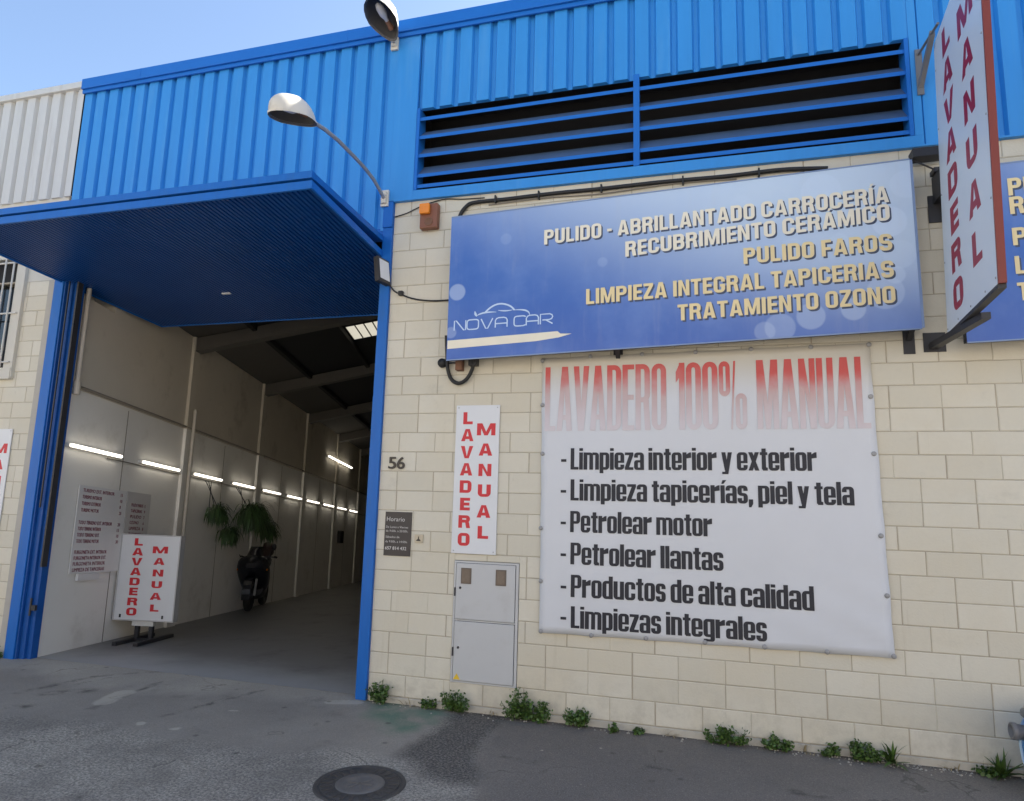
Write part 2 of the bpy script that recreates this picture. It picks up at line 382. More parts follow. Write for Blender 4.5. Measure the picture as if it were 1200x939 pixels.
    if ch == 'u': return rc(w - tv, 0, w, xh) + bowl(0, 0, w, xh, tv, th, r, ['BL', 'BR'], ('L', xh), ('R', xh * 0.3)), w
    if ch == 'e': return bowl(0, 0, w, xh, tv, th, r, ALL, ('R', xh * 0.40), ('R', xh * 0.30)) + rc(tv * 0.9, xh * 0.40, w * 0.98, xh * 0.40 + th * 0.8), w
    if ch == 'c': return bowl(0, 0, w, xh, tv, th, r, ALL, ('R', xh * 0.60), ('R', xh * 0.38)), w
    if ch == 'a': return rc(w - tv, 0, w, xh * 0.6) + bowl(0, 0, w, xh, tv, th, r, ['TL', 'TR'], ('L', xh * 0.70), ('R', xh * 0.5), cw=True) + bowl(0, 0, w, xh * 0.56, tv, th * 0.9, r * 0.8, ALL), w
    if ch == 't': return rc(w * 0.16, th * 0.4, w * 0.16 + tv, 0.96) + rc(0, xh - th, w * 0.70, xh) + [[(w * 0.16, th), (w * 0.26, 0), (w * 0.70, 0), (w * 0.70, th), (w * 0.16 + tv, th * 1.2)]], w * 0.70
    if ch == 'x': return [[(0, 0), (tv, 0), (w, xh), (w - tv, xh)], [(0, xh), (tv, xh), (w, 0), (w - tv, 0)]], w
    if ch == 'y': return [[(0, xh), (w / 2 - tv * 0.5, 0), (w / 2 + tv * 0.4, 0), (tv, xh)], [(w - tv, xh), (w * 0.28, -0.16), (w * 0.28 + tv * 0.9, -0.16), (w, xh)]] + rc(w * 0.05, -0.16, w * 0.4, -0.16 + th * 0.8), w
    if ch == 'z': return rc(0, 0, w * 0.86, th) + rc(0, xh - th, w * 0.86, xh) + [[(0, th), (tv * 1.1, th), (w * 0.86, xh - th), (w * 0.86 - tv * 1.1, xh - th)]], w * 0.86
    if ch == 'g': return rc(w - tv, 0, w, xh) + bowl(0, 0.02, w, xh, tv, th, r, ALL) + bowl(0, -0.17, w, 0.3, tv, th * 0.8, r * 0.7, ['BR', 'BL'], ('R', 0.1), ('L', -0.06), cw=True), w
    return rc(0, 0, tv, 1), tv
IMPACT = dict(W=0.50, wl=0.475, tv=0.185, th=0.125, r=0.16, xh=0.80, space=0.18, gap=0.035)
IMPACTCAP = dict(W=0.25, tv=0.093, th=0.075, r=0.12, space=0.14, gap=0.022)
HEAVY = dict(W=0.60, tv=0.20, th=0.175, r=0.24, space=0.26, gap=0.09)
WIDE = dict(W=1.02, tv=0.34, th=0.235, r=0.34, space=0.4, gap=0.1)
def line_polys(text, S):
    x = 0; P = []
    for ch in text:
        p, wd = glyph(ch, S)
        P += [[(a + x, b) for a, b in q] for q in p]
        x += wd + (S['gap'] if ch != ' ' else 0)
    return P, x - S['gap']
def letters(mb, text, S, o, ux, uz, width=None, cap=0.1, lift=None, nrm=None):
    """add text to mb; o = left baseline point, ux/uz unit vectors of the sign, nrm = outward normal"""
    P, tot = line_polys(text, S)
    kx = (width / tot) if width else cap
    for i, q in enumerate(P):
        z = 0.0006 + (i % 9) * 0.00012
        pts = [o + ux * (a * kx) + uz * (b * cap) + nrm * z for a, b in q]
        mb.add(pts, [tuple(range(len(pts)))])
    return mb
def thin_text(mb, text, o, ux, uz, width, cap, nrm, rows=1):
    """fine print from the built-in font"""
    c = bpy.data.curves.new('fine_print', 'FONT'); c.body = text; c.resolution_u = 2
    ob = bpy.data.objects.new('fine_print', c); col.objects.link(ob)
    dg = bpy.context.evaluated_depsgraph_get(); me = ob.evaluated_get(dg).to_mesh()
    vv = [v.co.copy() for v in me.vertices]; ff = [tuple(p.vertices) for p in me.polygons]
    x0 = min(v.x for v in vv); x1 = max(v.x for v in vv)
    k = cap / 0.70; kx = width / (x1 - x0) if width else k
    mb.add([o + ux * ((v.x - x0) * kx) + uz * (v.y * k) + nrm * 0.001 for v in vv], ff)
    bpy.data.objects.remove(ob); bpy.data.curves.remove(c)
    return mb
X, Y, Z = Vector((1, 0, 0)), Vector((0, 1, 0)), Vector((0, 0, 1))

# ================================================================== GROUND
GZ = -0.06
def inpoly(x, y, P):
    c = False; j = len(P) - 1
    for i in range(len(P)):
        if (P[i][1] > y) != (P[j][1] > y) and x < (P[j][0] - P[i][0]) * (y - P[i][1]) / (P[j][1] - P[i][1]) + P[i][0]: c = not c
        j = i
    return c
def pdist(x, y, P):
    d = 1e9
    for i in range(len(P)):
        ax, ay = P[i]; bx, by = P[(i + 1) % len(P)]
        dx, dy = bx - ax, by - ay; t = max(0, min(1, ((x - ax) * dx + (y - ay) * dy) / (dx * dx + dy * dy + 1e-9)))
        d = min(d, math.hypot(x - ax - t * dx, y - ay - t * dy))
    return d
def sdf(x, y, P): return pdist(x, y, P) * (1 if inpoly(x, y, P) else -1)
ZA = [(-9.8, -0.40), (-8.12, -0.38), (-7.67, -0.27), (-6.82, -0.25), (-5.81, -0.22), (-5.01, -0.12), (-4.85, 0.05), (-4.07, 0.05), (-4.05, -0.74), (-4.03, -1.22), (-4.55, -1.29), (-4.98, -1.45), (-5.45, -1.46), (-5.94, -1.55), (-6.54, -1.38), (-7.28, -1.47), (-7.9, -1.5), (-9.8, -1.4)]
ZT = [(-4.07, 0.2), (-3.49, 0.2), (-3.54, -0.55), (-3.48, -1.15), (-3.10, -1.2), (-3.31, -1.55), (-3.55, -1.62), (-3.76, -1.45), (-4.07, -1.21), (-4.05, -0.74)]
ZR = [(-3.49, 0.3), (-3.54, -0.55), (-3.48, -1.15), (-3.3, -1.6), (-3.15, -2.6), (-2.8, -6), (8, -6), (8, 0.3)]
ZG = [(-4.95, 0.05), (-4.05, 0.05), (-4.10, -0.42), (-4.30, -0.75), (-4.75, -0.45)]
ZL = [(-7.6, -1.62), (-6.59, -1.60), (-5.85, -1.62), (-6.1, -1.97), (-7.1, -2.02)]
ZC = [(-9.8, -0.30), (-8.4, -0.55), (-7.3, -0.62), (-6.4, -0.33), (-5.0, -0.16), (-4.9, 0.8), (-9.8, 0.8)]
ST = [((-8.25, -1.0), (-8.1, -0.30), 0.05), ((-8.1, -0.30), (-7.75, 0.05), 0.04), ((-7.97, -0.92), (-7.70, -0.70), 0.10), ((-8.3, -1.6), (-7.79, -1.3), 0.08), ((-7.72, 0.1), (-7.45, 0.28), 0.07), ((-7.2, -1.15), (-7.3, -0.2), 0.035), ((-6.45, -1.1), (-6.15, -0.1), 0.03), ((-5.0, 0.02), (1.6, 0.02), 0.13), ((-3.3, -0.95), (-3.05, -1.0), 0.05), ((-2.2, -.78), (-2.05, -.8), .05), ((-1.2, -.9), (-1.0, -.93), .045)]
WP = [((-7.27, -0.95), (-7.33, -0.65), 0.16), ((-5.28, -0.20), (-5.04, -0.12), 0.10), ((-6.0, -0.75), (-5.95, -0.74), 0.05), ((-6.12, -1.32), (-6.08, -1.31), 0.045), ((-6.5, -1.3), (-6.45, -1.32), 0.05)]
def segd(x, y, a, b):
    dx, dy = b[0] - a[0], b[1] - a[1]; t = max(0, min(1, ((x - a[0]) * dx + (y - a[1]) * dy) / (dx * dx + dy * dy)))
    return math.hypot(x - a[0] - t * dx, y - a[1] - t * dy)
gx0, gx1, gy0, gy1, st = -11.0, 1.6, -3.2, 0.12, 0.045
nx, ny = int((gx1 - gx0) / st), int((gy1 - gy0) / st)
gv, gf, c1, c2 = [], [], [], []
sm = lambda v, e: max(0.0, min(1.0, v / e * 0.5 + 0.5))
for j in range(ny + 1):
    for i in range(nx + 1):
        x = gx0 + (gx1 - gx0) * i / nx; y = gy0 + (gy1 - gy0) * j / ny
        gv.append((x, y, GZ))
        wob = 0.05 * math.sin(5.1 * x + 2.3 * y) + 0.04 * math.sin(11 * x - 7 * y + 1) + 0.02 * math.sin(23 * y + 17 * x)
        s1 = max([max(0, 1 - segd(x, y, a, b) / ww) for a, b, ww in ST])
        w1 = max([max(0, 1 - segd(x, y, a, b) / ww) for a, b, ww in WP])
        c1.append((sm(sdf(x, y, ZA) + wob, 0.10), sm(sdf(x, y, ZT) + wob * 0.5, 0.07), sm(sdf(x, y, ZR) + wob * 0.15, 0.04), 1))
        c2.append((sm(sdf(x, y, ZG) + wob, 0.12), min(1, s1 * 1.6), max(min(1, w1 * 1.5), 0), sm(sdf(x, y, ZC) + wob * 0.7, 0.14)))
# the fine sheet near the door and four coarse ones out to the horizon, all one mesh
for j in range(ny):
    for i in range(nx):
        a = j * (nx + 1) + i; gf.append((a, a + 1, a + nx + 2, a + nx + 1))
B = 400
def far(x0, y0, x1, y1, right=0.0):
    k = len(gv); gv.extend([(x0, y0, GZ), (x1, y0, GZ), (x1, y1, GZ), (x0, y1, GZ)])
    c1.extend([(0, 0, right, 1)] * 4); c2.extend([(0, 0, 0, 0)] * 4); gf.append((k, k + 1, k + 2, k + 3))
far(-B, gy0, gx0, gy1); far(gx1, gy0, B, gy1, 1.0); far(-B, -B, -3.0, gy0); far(-3.0, -B, B, gy0, 1.0); far(-B, gy1, -20.0, B); far(7.0, gy1, B, B); far(-20.0, 30.0, 7.0, B)
me = bpy.data.meshes.new('ground'); me.from_pydata(gv, [], gf)
for nm, data in (('zones', c1), ('marks', c2)):
    at = me.color_attributes.new(nm, 'FLOAT_COLOR', 'POINT')
    at.data.foreach_set('color', [v for c in data for v in c])
gn = NT('worn_asphalt'); gn.b.inputs['Roughness'].default_value = 0.85
a1 = gn.n('ShaderNodeAttribute', attribute_name='zones'); a2 = gn.n('ShaderNodeAttribute', attribute_name='marks')
s1 = gn.n('ShaderNodeSeparateColor'); gn.l(a1.outputs['Color'], s1.inputs[0]); s2 = gn.n('ShaderNodeSeparateColor'); gn.l(a2.outputs['Color'], s2.inputs[0])
big = gn.noise(0.55, 5, 0.6); medn = gn.noise(3.2, 6, 0.7); fine = gn.noise(95, 3, 0.7); grit = gn.noise(52, 5, 0.8)
base = gn.mix(gn.ramp(grit, 0.36, 0.66), (0.15, 0.152, 0.158), (0.53, 0.535, 0.54))        # coarse, worn aggregate
base = gn.mix(gn.math('MULTIPLY', gn.ramp(gn.noise(1.3, 7, 0.7), 0.42, 0.66), 0.55), base, (0.15, 0.152, 0.158))
za = gn.mix(gn.ramp(fine, 0.3, 0.7), (0.25, 0.25, 0.257), (0.34, 0.34, 0.345))
base = gn.mix(s1.outputs[0], base, za)
zt = gn.mix(gn.ramp(grit, 0.38, 0.68), (0.045, 0.045, 0.05), (0.26, 0.26, 0.27))
base = gn.mix(s1.outputs[1], base, zt)
zr = gn.mix(gn.ramp(fine, 0.3, 0.75), (0.15, 0.147, 0.153), (0.26, 0.255, 0.263))
base = gn.mix(s1.outputs[2], base, zr)
conc = gn.mix(gn.ramp(fine, 0.3, 0.7), (0.34, 0.34, 0.34), (0.45, 0.45, 0.45))
base = gn.mix(a2.outputs['Alpha'], base, conc)
grn = gn.math('MULTIPLY', s2.outputs[0], gn.ramp(gn.noise(3.5, 5, 0.6), 0.30, 0.62))
base = gn.mix(gn.math('MULTIPLY', grn, 0.8), base, (0.09, 0.21, 0.17))
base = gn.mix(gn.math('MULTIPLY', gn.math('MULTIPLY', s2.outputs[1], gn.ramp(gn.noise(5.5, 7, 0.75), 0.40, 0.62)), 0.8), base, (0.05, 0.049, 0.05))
base = gn.mix(gn.math('MULTIPLY', gn.ramp(gn.math('MULTIPLY', s2.outputs[2], medn), 0.18, 0.36), 0.65), base, (0.55, 0.55, 0.54))
base = gn.mix(gn.ramp(big, 0.35, 0.7), gn.mix(1.0, base, (0.78, 0.78, 0.80), 'MULTIPLY'), base)
base = gn.mix(gn.math('MULTIPLY', gn.ramp(medn, 0.54, 0.74), 0.30), base, (0.09, 0.09, 0.093))
# loose pale specks and dark oil spots
vor = gn.n('ShaderNodeTexVoronoi'); vor.inputs['Scale'].default_value = 3.3; gn.l(gn.obj(), vor.inputs['Vector'])
base = gn.mix(gn.math('MULTIPLY', gn.ramp(vor.outputs['Distance'], 0.13, 0.05), 0.5), base, (0.035, 0.034, 0.036))
vor2 = gn.n('ShaderNodeTexVoronoi'); vor2.inputs['Scale'].default_value = 2.7; vor2.inputs['Randomness'].default_value = 1; gn.l(gn.obj(), vor2.inputs['Vector'])
base = gn.mix(gn.math('MULTIPLY', gn.ramp(vor2.outputs['Distance'], 0.045, 0.02), 0.6), base, (0.55, 0.54, 0.51))
vor3 = gn.n('ShaderNodeTexVoronoi'); vor3.inputs['Scale'].default_value = 42; gn.l(gn.obj(), vor3.inputs['Vector'])
base = gn.mix(gn.math('MULTIPLY', gn.ramp(vor3.outputs['Distance'], 0.22, 0.10), 0.22), base, (0.60, 0.60, 0.58))
crk = gn.n('ShaderNodeTexVoronoi', feature='DISTANCE_TO_EDGE'); crk.inputs['Scale'].default_value = 0.55
wv_ = gn.n('ShaderNodeVectorMath', operation='ADD'); nz_ = gn.n('ShaderNodeTexNoise'); nz_.inputs['Scale'].default_value = 2.2; nz_.inputs['Detail'].default_value = 6
gn.l(gn.obj(), nz_.inputs['Vector']); gn.l(gn.obj(), wv_.inputs[0]); gn.l(nz_.outputs['Color'], wv_.inputs[1]); gn.l(wv_.outputs[0], crk.inputs['Vector'])
base = gn.mix(gn.math('MULTIPLY', gn.math('MULTIPLY', gn.ramp(crk.outputs['Distance'], 0.010, 0.003), gn.ramp(gn.noise(1.1, 3, 0.5), 0.48, 0.64)), 0.5), base, (0.04, 0.04, 0.042))
base = gn.mix(1.0, base, (1.07, 0.96, 0.78), 'MULTIPLY')
gn.color(base); gn.bump(gn.math('ADD', grit, fine), 0.55, 0.006)
me.materials.append(gn.m)
go = bpy.data.objects.new('ground', me); col.objects.link(go); go['kind'] = 'structure'

# ================================================================== INTERIOR FRAME (oblique, floor falling inwards)
TH = R(16); Dh = Vector((-math.sin(TH), math.cos(TH), 0)); SL = -0.0655
D = Dh + Z * SL; N = Vector((math.cos(TH), math.sin(TH), 0)); P0 = Vector((-9.45, 0.15, -0.07))
IN = lambda s, a, h: P0 + D * s + N * a + Z * (h - 0.0188 * a)
S0 = lambda a: -a * math.tan(TH)
SE, AE, WH, RK = 24.0, 4.30, 4.9, 0.25
garage = MB()
garage.add([IN(S0(0), 0, 0), IN(S0(AE), AE, 0), IN(SE, AE, 0), IN(SE, 0, 0)], [(0, 1, 2, 3)])
gm = NT('garage_concrete'); gm.b.inputs['Roughness'].default_value = 0.55
cc = gm.mix(gm.noise(1.1, 6, 0.65), (0.17, 0.165, 0.155), (0.25, 0.243, 0.232))
cc = gm.mix(gm.math('MULTIPLY', gm.ramp(gm.noise(2.0, 6, 0.7, (1, 0.5, 1)), 0.5, 0.75), 0.5), cc, (0.07, 0.066, 0.06)); 
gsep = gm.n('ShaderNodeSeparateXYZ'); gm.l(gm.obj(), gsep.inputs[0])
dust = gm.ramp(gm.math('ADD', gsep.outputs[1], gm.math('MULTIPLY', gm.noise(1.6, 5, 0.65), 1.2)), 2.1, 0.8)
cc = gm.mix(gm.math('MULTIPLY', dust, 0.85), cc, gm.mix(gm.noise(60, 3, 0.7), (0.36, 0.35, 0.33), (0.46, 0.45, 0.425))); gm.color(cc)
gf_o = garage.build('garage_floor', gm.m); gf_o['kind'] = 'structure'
# little sill of concrete joining yard and slab
sill = MB(); sill.add([Vector((-9.75, 0.115, GZ + 0.003)), Vector((-4.98, 0.115, GZ + 0.003)), IN(S0(AE), AE, 0.002), IN(S0(0), 0, 0.002)], [(0, 1, 2, 3)])
so = sill.build('threshold', gm.m); so['kind'] = 'structure'

# ================================================================== THE CAR WASH BUILDING
bld = thing('car_wash_building', (-5.0, 0.0, 0.0), 'blue metal clad industrial unit with cream block wall and open folding door', 'building')
PH = {0: .2, 1: 0, 2: 0, 3: .2, 4: 0, 5: .2, 6: .2, 7: 0, 8: .2, 9: 0, 10: 0, 11: .2, 12: 0, 13: .2, 14: .2, 15: 0, 16: .2, 17: 0, 18: 0, 19: .2, 20: 0, 21: .2, 22: .2, 23: 0, 24: .2, 25: 0}
def block_wall(name, x0, x1, ztop, parent, hole=None, y=0.0):
    """every block a raised, slightly uneven face with soft arrises over a mortar bed"""
    mb = MB(); rnd = random.Random(3); g = 0.0030; e = 0.0055; d = 0.0042
    row = 0
    while row * 0.2 < ztop - 0.02:
        za, zb = row * 0.2 + g, min(row * 0.2 + 0.2 - g, ztop)
        k = math.floor((x0 - PH.get(row, 0)) / 0.4) - 1
        while True:
            xa = PH.get(row, 0) + k * 0.4 + g; xb = xa + 0.4 - 2 * g; k += 1
            if xa >= x1: break
            ja = rnd.uniform(-0.003, 0.003)
            xa2, xb2 = max(xa + ja, x0), min(xb + ja, x1)
            if xb2 - xa2 < 0.015: continue
            pieces = [(xa2, xb2, za, zb)]
            if hole:
                hx0, hx1, hz0, hz1 = hole
                if xb2 > hx0 and xa2 < hx1 and zb > hz0 and za < hz1:
                    pieces = []
                    if xa2 < hx0: pieces.append((xa2, hx0, za, zb))
                    if xb2 > hx1: pieces.append((hx1, xb2, za, zb))
                    mx0, mx1 = max(xa2, hx0), min(xb2, hx1)
                    if za < hz0: pieces.append((mx0, mx1, za, hz0))
                    if zb > hz1: pieces.append((mx0, mx1, hz1, zb))
            for (a, b, c, f) in pieces:
                if b - a < 0.012 or f - c < 0.012: continue
                t = rnd.uniform(-0.0012, 0.0012)
                o = [(a, y, c), (b, y, c), (b, y, f), (a, y, f)]
                i = [(a + e, y - d + t, c + e), (b - e, y - d + t * .5, c + e), (b - e, y - d + t, f - e), (a + e, y - d - t, f - e)]
                mb.add(o + i, [(4, 5, 6, 7), (0, 1, 5, 4), (1, 2, 6, 5), (2, 3, 7, 6), (3, 0, 4, 7)])
        row += 1
    w_ = mb.build(name, M['block'], parent)
    bed = MB()
    if hole:
        hx0, hx1, hz0, hz1 = hole
        for a, b, c, f in ((x0, hx0, -0.3, ztop), (hx1, x1, -0.3, ztop), (hx0, hx1, -0.3, hz0), (hx0, hx1, hz1, ztop)):
            bed.box(a, y + 0.0006, c, b, y + 0.2, f)
    else: bed.box(x0, y + 0.0006, -0.3, x1, y + 0.2, ztop)
    bed.build('mortar_bed', M['mortar'], w_ if False else parent)
    return w_
BX = (-4.135, -3.47, 0.19, 1.335)          # recess of the meter cupboard
block_wall('block_wall', -5.0, 6.0, 5.17, bld, BX)
pl = MB(); pl.box(-4.98, -0.022, -0.2, 6.0, 0.0, -0.004)
pl.build('plinth', mat('plinth_render', (0.50, 0.47, 0.40), 0.85, 0, 0.2, 8, 0.3, 60, dirt=(0.22, 0.2, 0.17), dirt_amt=0.6), bld, 0.004)

def corrugated(mb, x0, x1, z0, z1, y=0.0, per=0.2145, phase=0.0, zcut=None):
    """trapezoidal sheet: wide crowns, narrow valleys; zcut(x) gives a lower edge where the louvre is"""
    x = x0 + phase; pts = [(x0, -0.038)]
    k = math.floor((x0 - phase) / per)
    prof = [(0.0, -0.038), (0.135, -0.038), (0.154, 0.0065), (0.195, 0.0065)]
    pts = []
    while k * per + phase < x1:
        for px, py in prof:
            xx = k * per + phase + px
            if x0 <= xx <= x1: pts.append((xx, py))
        k += 1
    def yat(xx):
        u = (xx - phase) % per
        if u < 0.135: return -0.038
        if u < 0.154: return -0.038 + (u - 0.135) / 0.019 * 0.0445
        if u < 0.195: return 0.0065
        return 0.0065 - (u - 0.195) / (per - 0.195) * 0.0445
    pts = [(x0, yat(x0))] + [p for p in pts if x0 + 1e-4 < p[0] < x1 - 1e-4] + [(x1, yat(x1))]
    vv = []; ff = []
    for xx, yy in pts: vv += [(xx, y + yy, z0), (xx, y + yy, z1)]
    n = len(pts)
    for i in range(n - 1): ff.append((2 * i, 2 * i + 2, 2 * i + 3, 2 * i + 1))
    mb.add(vv, ff)
    # back sheet closing the folded edge so its underside is not hollow
    vv = []
    for xx, yy in pts: vv += [(xx, y + yy, z0), (xx, y + 0.012, z0)]
    mb.add(vv, [(2 * i, 2 * i + 1, 2 * i + 3, 2 * i + 2) for i in range(n - 1)])
LX0, LX1, LZ0, LZ1 = -4.755, 0.11, 5.275, 6.25
cl = MB()
corrugated(cl, -9.64, -5.06, 4.84, 7.24); corrugated(cl, LX0 - 0.02, LX1 + 0.02, LZ1, 7.24); corrugated(cl, LX1 + 0.09, 6.0, 5.18, 7.24)
cl.build('blue_cladding', M['blue'], bld)
fl = MB()
fl.box(-5.06, -0.045, 5.18, LX0 - 0.02, 0.0, 7.20)         # flat sheet beside the louvre
fl.box(LX0 - 0.02, -0.047, 5.18, LX1 + 0.09, 0.0, LZ0)      # flat band under it
fl.box(LX1 + 0.02, -0.046, LZ0, LX1 + 0.09, 0.0, 7.20)
fl.box(-5.0, -0.052, 5.163, 6.0, 0.004, 5.183)             # drip flashing along the bottom
fl.build('flat_cladding', M['blue'], bld, 0.003)
bk = MB(); bk.box(-9.64, 0.02, 4.86, LX0, 0.06, 7.2); bk.box(LX1, 0.02, 5.17, 6.0, 0.06, 7.2); bk.box(LX0, 0.02, LZ1 + 0.02, LX1, 0.06, 7.2)  # black boards put the dark behind louvre and cladding into the colour
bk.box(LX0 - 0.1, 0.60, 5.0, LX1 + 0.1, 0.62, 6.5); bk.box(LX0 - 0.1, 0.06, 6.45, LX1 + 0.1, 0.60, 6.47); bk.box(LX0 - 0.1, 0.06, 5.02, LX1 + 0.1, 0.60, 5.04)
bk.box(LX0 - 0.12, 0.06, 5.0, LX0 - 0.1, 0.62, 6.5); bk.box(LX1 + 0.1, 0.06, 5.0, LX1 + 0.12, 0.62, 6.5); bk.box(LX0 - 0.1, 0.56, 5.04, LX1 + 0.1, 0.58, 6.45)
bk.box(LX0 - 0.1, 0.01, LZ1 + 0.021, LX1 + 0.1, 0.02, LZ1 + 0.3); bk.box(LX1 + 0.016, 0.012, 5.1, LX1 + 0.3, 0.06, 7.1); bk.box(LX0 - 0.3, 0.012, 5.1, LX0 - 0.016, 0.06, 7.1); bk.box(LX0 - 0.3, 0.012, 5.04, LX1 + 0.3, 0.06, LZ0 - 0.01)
bk.build('shadow_backing', M['black_gap'], bld)
cap = MB(); cap.box(-9.66, -0.10, 7.215, 6.0, 0.30, 7.36); cap.box(-9.66, -0.075, 7.165, 6.0, -0.05, 7.215)
for x in range(-9, 6, 3): cap.box(x + 0.30, -0.103, 7.212, x + 0.315, -0.05, 7.362)
cap.build('roof_cap', M['blue_deep'], bld, 0.006)
# louvre
lo = bpy.data.objects.new('louvre', None); col.objects.link(lo); lo.parent = bld; lo.location = Vector((-2.3, 0, 5.3)) - bld.location
lv = MB(); lv.box(LX0 - 0.015, -0.05, LZ0, LX0 + 0.02, 0.12, LZ1); lv.build('jamb', M['blue_deep'], lo)
lv = MB(); lv.box(LX1 - 0.02, -0.05, LZ0, LX1 + 0.015, 0.12, LZ1); lv.build('jamb', M['blue_deep'], lo)
mul = MB(); mul.box(-2.378, -0.049, LZ0 + 0.002, -2.318, 0.05, LZ1 + 0.03); mul.build('mullion', M['blue_deep'], lo)
for xa, xb in ((LX0 + 0.02, -2.378), (-2.318, LX1 - 0.02)):
    bl = MB()
    for z in (6.105, 5.885, 5.660, 5.430, 5.300):
        dz = {6.105: 0.08, 5.885: 0.13, 5.660: 0.15, 5.430: 0.17}.get(z, 0.06); hl = 0.039
        jj = random.uniform(-0.006, 0.006)
        a = [(xa, -0.036, z + jj), (xb, -0.036, z - jj), (xb, -0.036, z + hl - jj), (xa, -0.036, z + hl + jj)]
        b = [(xa, -0.031, z + jj), (xb, -0.031, z - jj), (xb, -0.031, z + hl - jj), (xa, -0.031, z + hl + jj)]
        bl.hexa(a, b)
        a = [(xa, -0.031, z + (hl - .004) + jj), (xb, -0.031, z + (hl - .004) - jj), (xb, 0.035 + dz * .55, z + hl + dz - jj), (xa, 0.035 + dz * .55, z + hl + dz + jj)]
        b = [(p[0], p[1], p[2] - 0.004) for p in a]
        bl.hexa(b, a)
    lb_ = bl.build('louvre_blades', M['blue_deep'], lo); lb_.data.materials.append(M['dusty_blue'])
    for i_, p_ in enumerate(lb_.data.polygons): p_.material_index = (i_ // 6) % 2
# door frame
pr_ = MB(); pr_.box(-5.115, -0.04, GZ, -5.0, 0.13, 4.87); pr_.box(-5.115, -0.055, 4.87, -5.0, 0.05, 5.17)
pr_.box(-5.155, 0.03, GZ, -5.117, 0.12, 3.0)
pr_.build('door_post', M['blue_post'], bld, 0.006)
plf = MB(); plf.box(-9.72, -0.05, GZ - 0.03, -9.57, 0.03, 4.86)
po = plf.build('door_post', M['blue_post'], bld, 0.006)
q = MB(); q.box(-9.57, 0.0, GZ - 0.03, -9.47, 0.10, 4.86); q.box(-9.565, -0.035, GZ - 0.03, -9.545, -0.001, 4.86); q.box(-9.47, 0.03, GZ - 0.03, -9.40, 0.12, 4.86); q.build('post_return', M['blue_dark'], po, .004)
trk = MB(); trk.box(-9.40, 0.0, 1.0, -9.375, 0.07, 4.86); trk.box(-9.499, -0.032, 1.7, -9.485, -0.018, 4.8)
trk.build('guide_rail', M['dark_metal'], po)
bolt = MB(); bolt.box(-9.42, -0.03, 0.50, -9.36, 0.0, 0.56); bolt.box(-9.44, -0.035, 0.44, -9.42, -0.02, 0.64); bolt.build('latch', M['dark_metal'], po)
hd = MB(); hd.box(-9.72, -0.03, 4.80, -5.115, 0.10, 4.87); hd.build('door_lintel', M['blue_post'], bld, 0.004)
# folding door, both leaves out: the upper one level, the lower one tilting down into the unit
fd = bpy.data.objects.new('folding_door', None); col.objects.link(fd); fd.parent = bld; fd.location = Vector((-7.35, -0.7, 4.75)) - bld.location
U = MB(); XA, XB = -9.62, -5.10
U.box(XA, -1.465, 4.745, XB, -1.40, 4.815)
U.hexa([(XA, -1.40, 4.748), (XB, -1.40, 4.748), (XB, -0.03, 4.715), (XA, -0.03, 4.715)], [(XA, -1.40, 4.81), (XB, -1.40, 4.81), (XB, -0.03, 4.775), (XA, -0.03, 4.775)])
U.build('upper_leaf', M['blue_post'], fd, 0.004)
LWR = lambda y: 4.690 - (y + 1.455) * 0.082
Lf = MB()
def slab(xa, xb, ya, yb, lo_, hi): Lf.hexa([(xa, ya, LWR(ya) + lo_), (xb, ya, LWR(ya) + lo_), (xb, yb, LWR(yb) + lo_), (xa, yb, LWR(yb) + lo_)], [(xa, ya, LWR(ya) + hi), (xb, ya, LWR(ya) + hi), (xb, yb, LWR(yb) + hi), (xa, yb, LWR(yb) + hi)])
slab(XA, XB, -1.455, -1.43, -0.042, 0.036); slab(XA, XB, 1.64, 1.665, -0.03, 0.03)
slab(XA, XA + 0.025, -1.43, 1.64, -0.036, 0.034); slab(XB - 0.025, XB, -1.43, 1.64, -0.036, 0.034)
slab(XA + 0.025, XB - 0.025, -1.43, 1.64, 0.012, 0.03)
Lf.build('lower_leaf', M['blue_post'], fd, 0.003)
# ribbed skin of the lower leaf: ribs run the way the leaf folds
rb = MB(); x = XA + 0.03; vv = []; per = 0.052
i = 0
while x < XB - 0.03:
    for dx, dz in ((0.0, -0.022), (0.030, -0.022), (0.036, -0.004), (0.046, -0.004)):
        xx = x + dx
        if xx > XB - 0.028: break
        vv += [(xx, -1.43, LWR(-1.43) + dz), (xx, 1.64, LWR(1.64) + dz)]
    x += per
rb.add(vv, [(2 * i, 2 * i + 1, 2 * i + 3, 2 * i + 2) for i in range(len(vv) // 2 - 1)])
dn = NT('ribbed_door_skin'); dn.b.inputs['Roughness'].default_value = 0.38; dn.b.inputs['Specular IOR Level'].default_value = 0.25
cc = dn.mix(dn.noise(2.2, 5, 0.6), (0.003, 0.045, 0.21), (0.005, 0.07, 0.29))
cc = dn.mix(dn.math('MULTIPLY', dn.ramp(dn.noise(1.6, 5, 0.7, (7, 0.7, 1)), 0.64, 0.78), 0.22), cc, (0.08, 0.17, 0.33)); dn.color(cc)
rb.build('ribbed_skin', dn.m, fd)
hm = MB(); hm.box(-7.72, 0.62, LWR(0.62) - 0.034, -7.60, 0.66, LWR(0.62) - 0.022); hm.build('handle', M['sign_white'], fd)

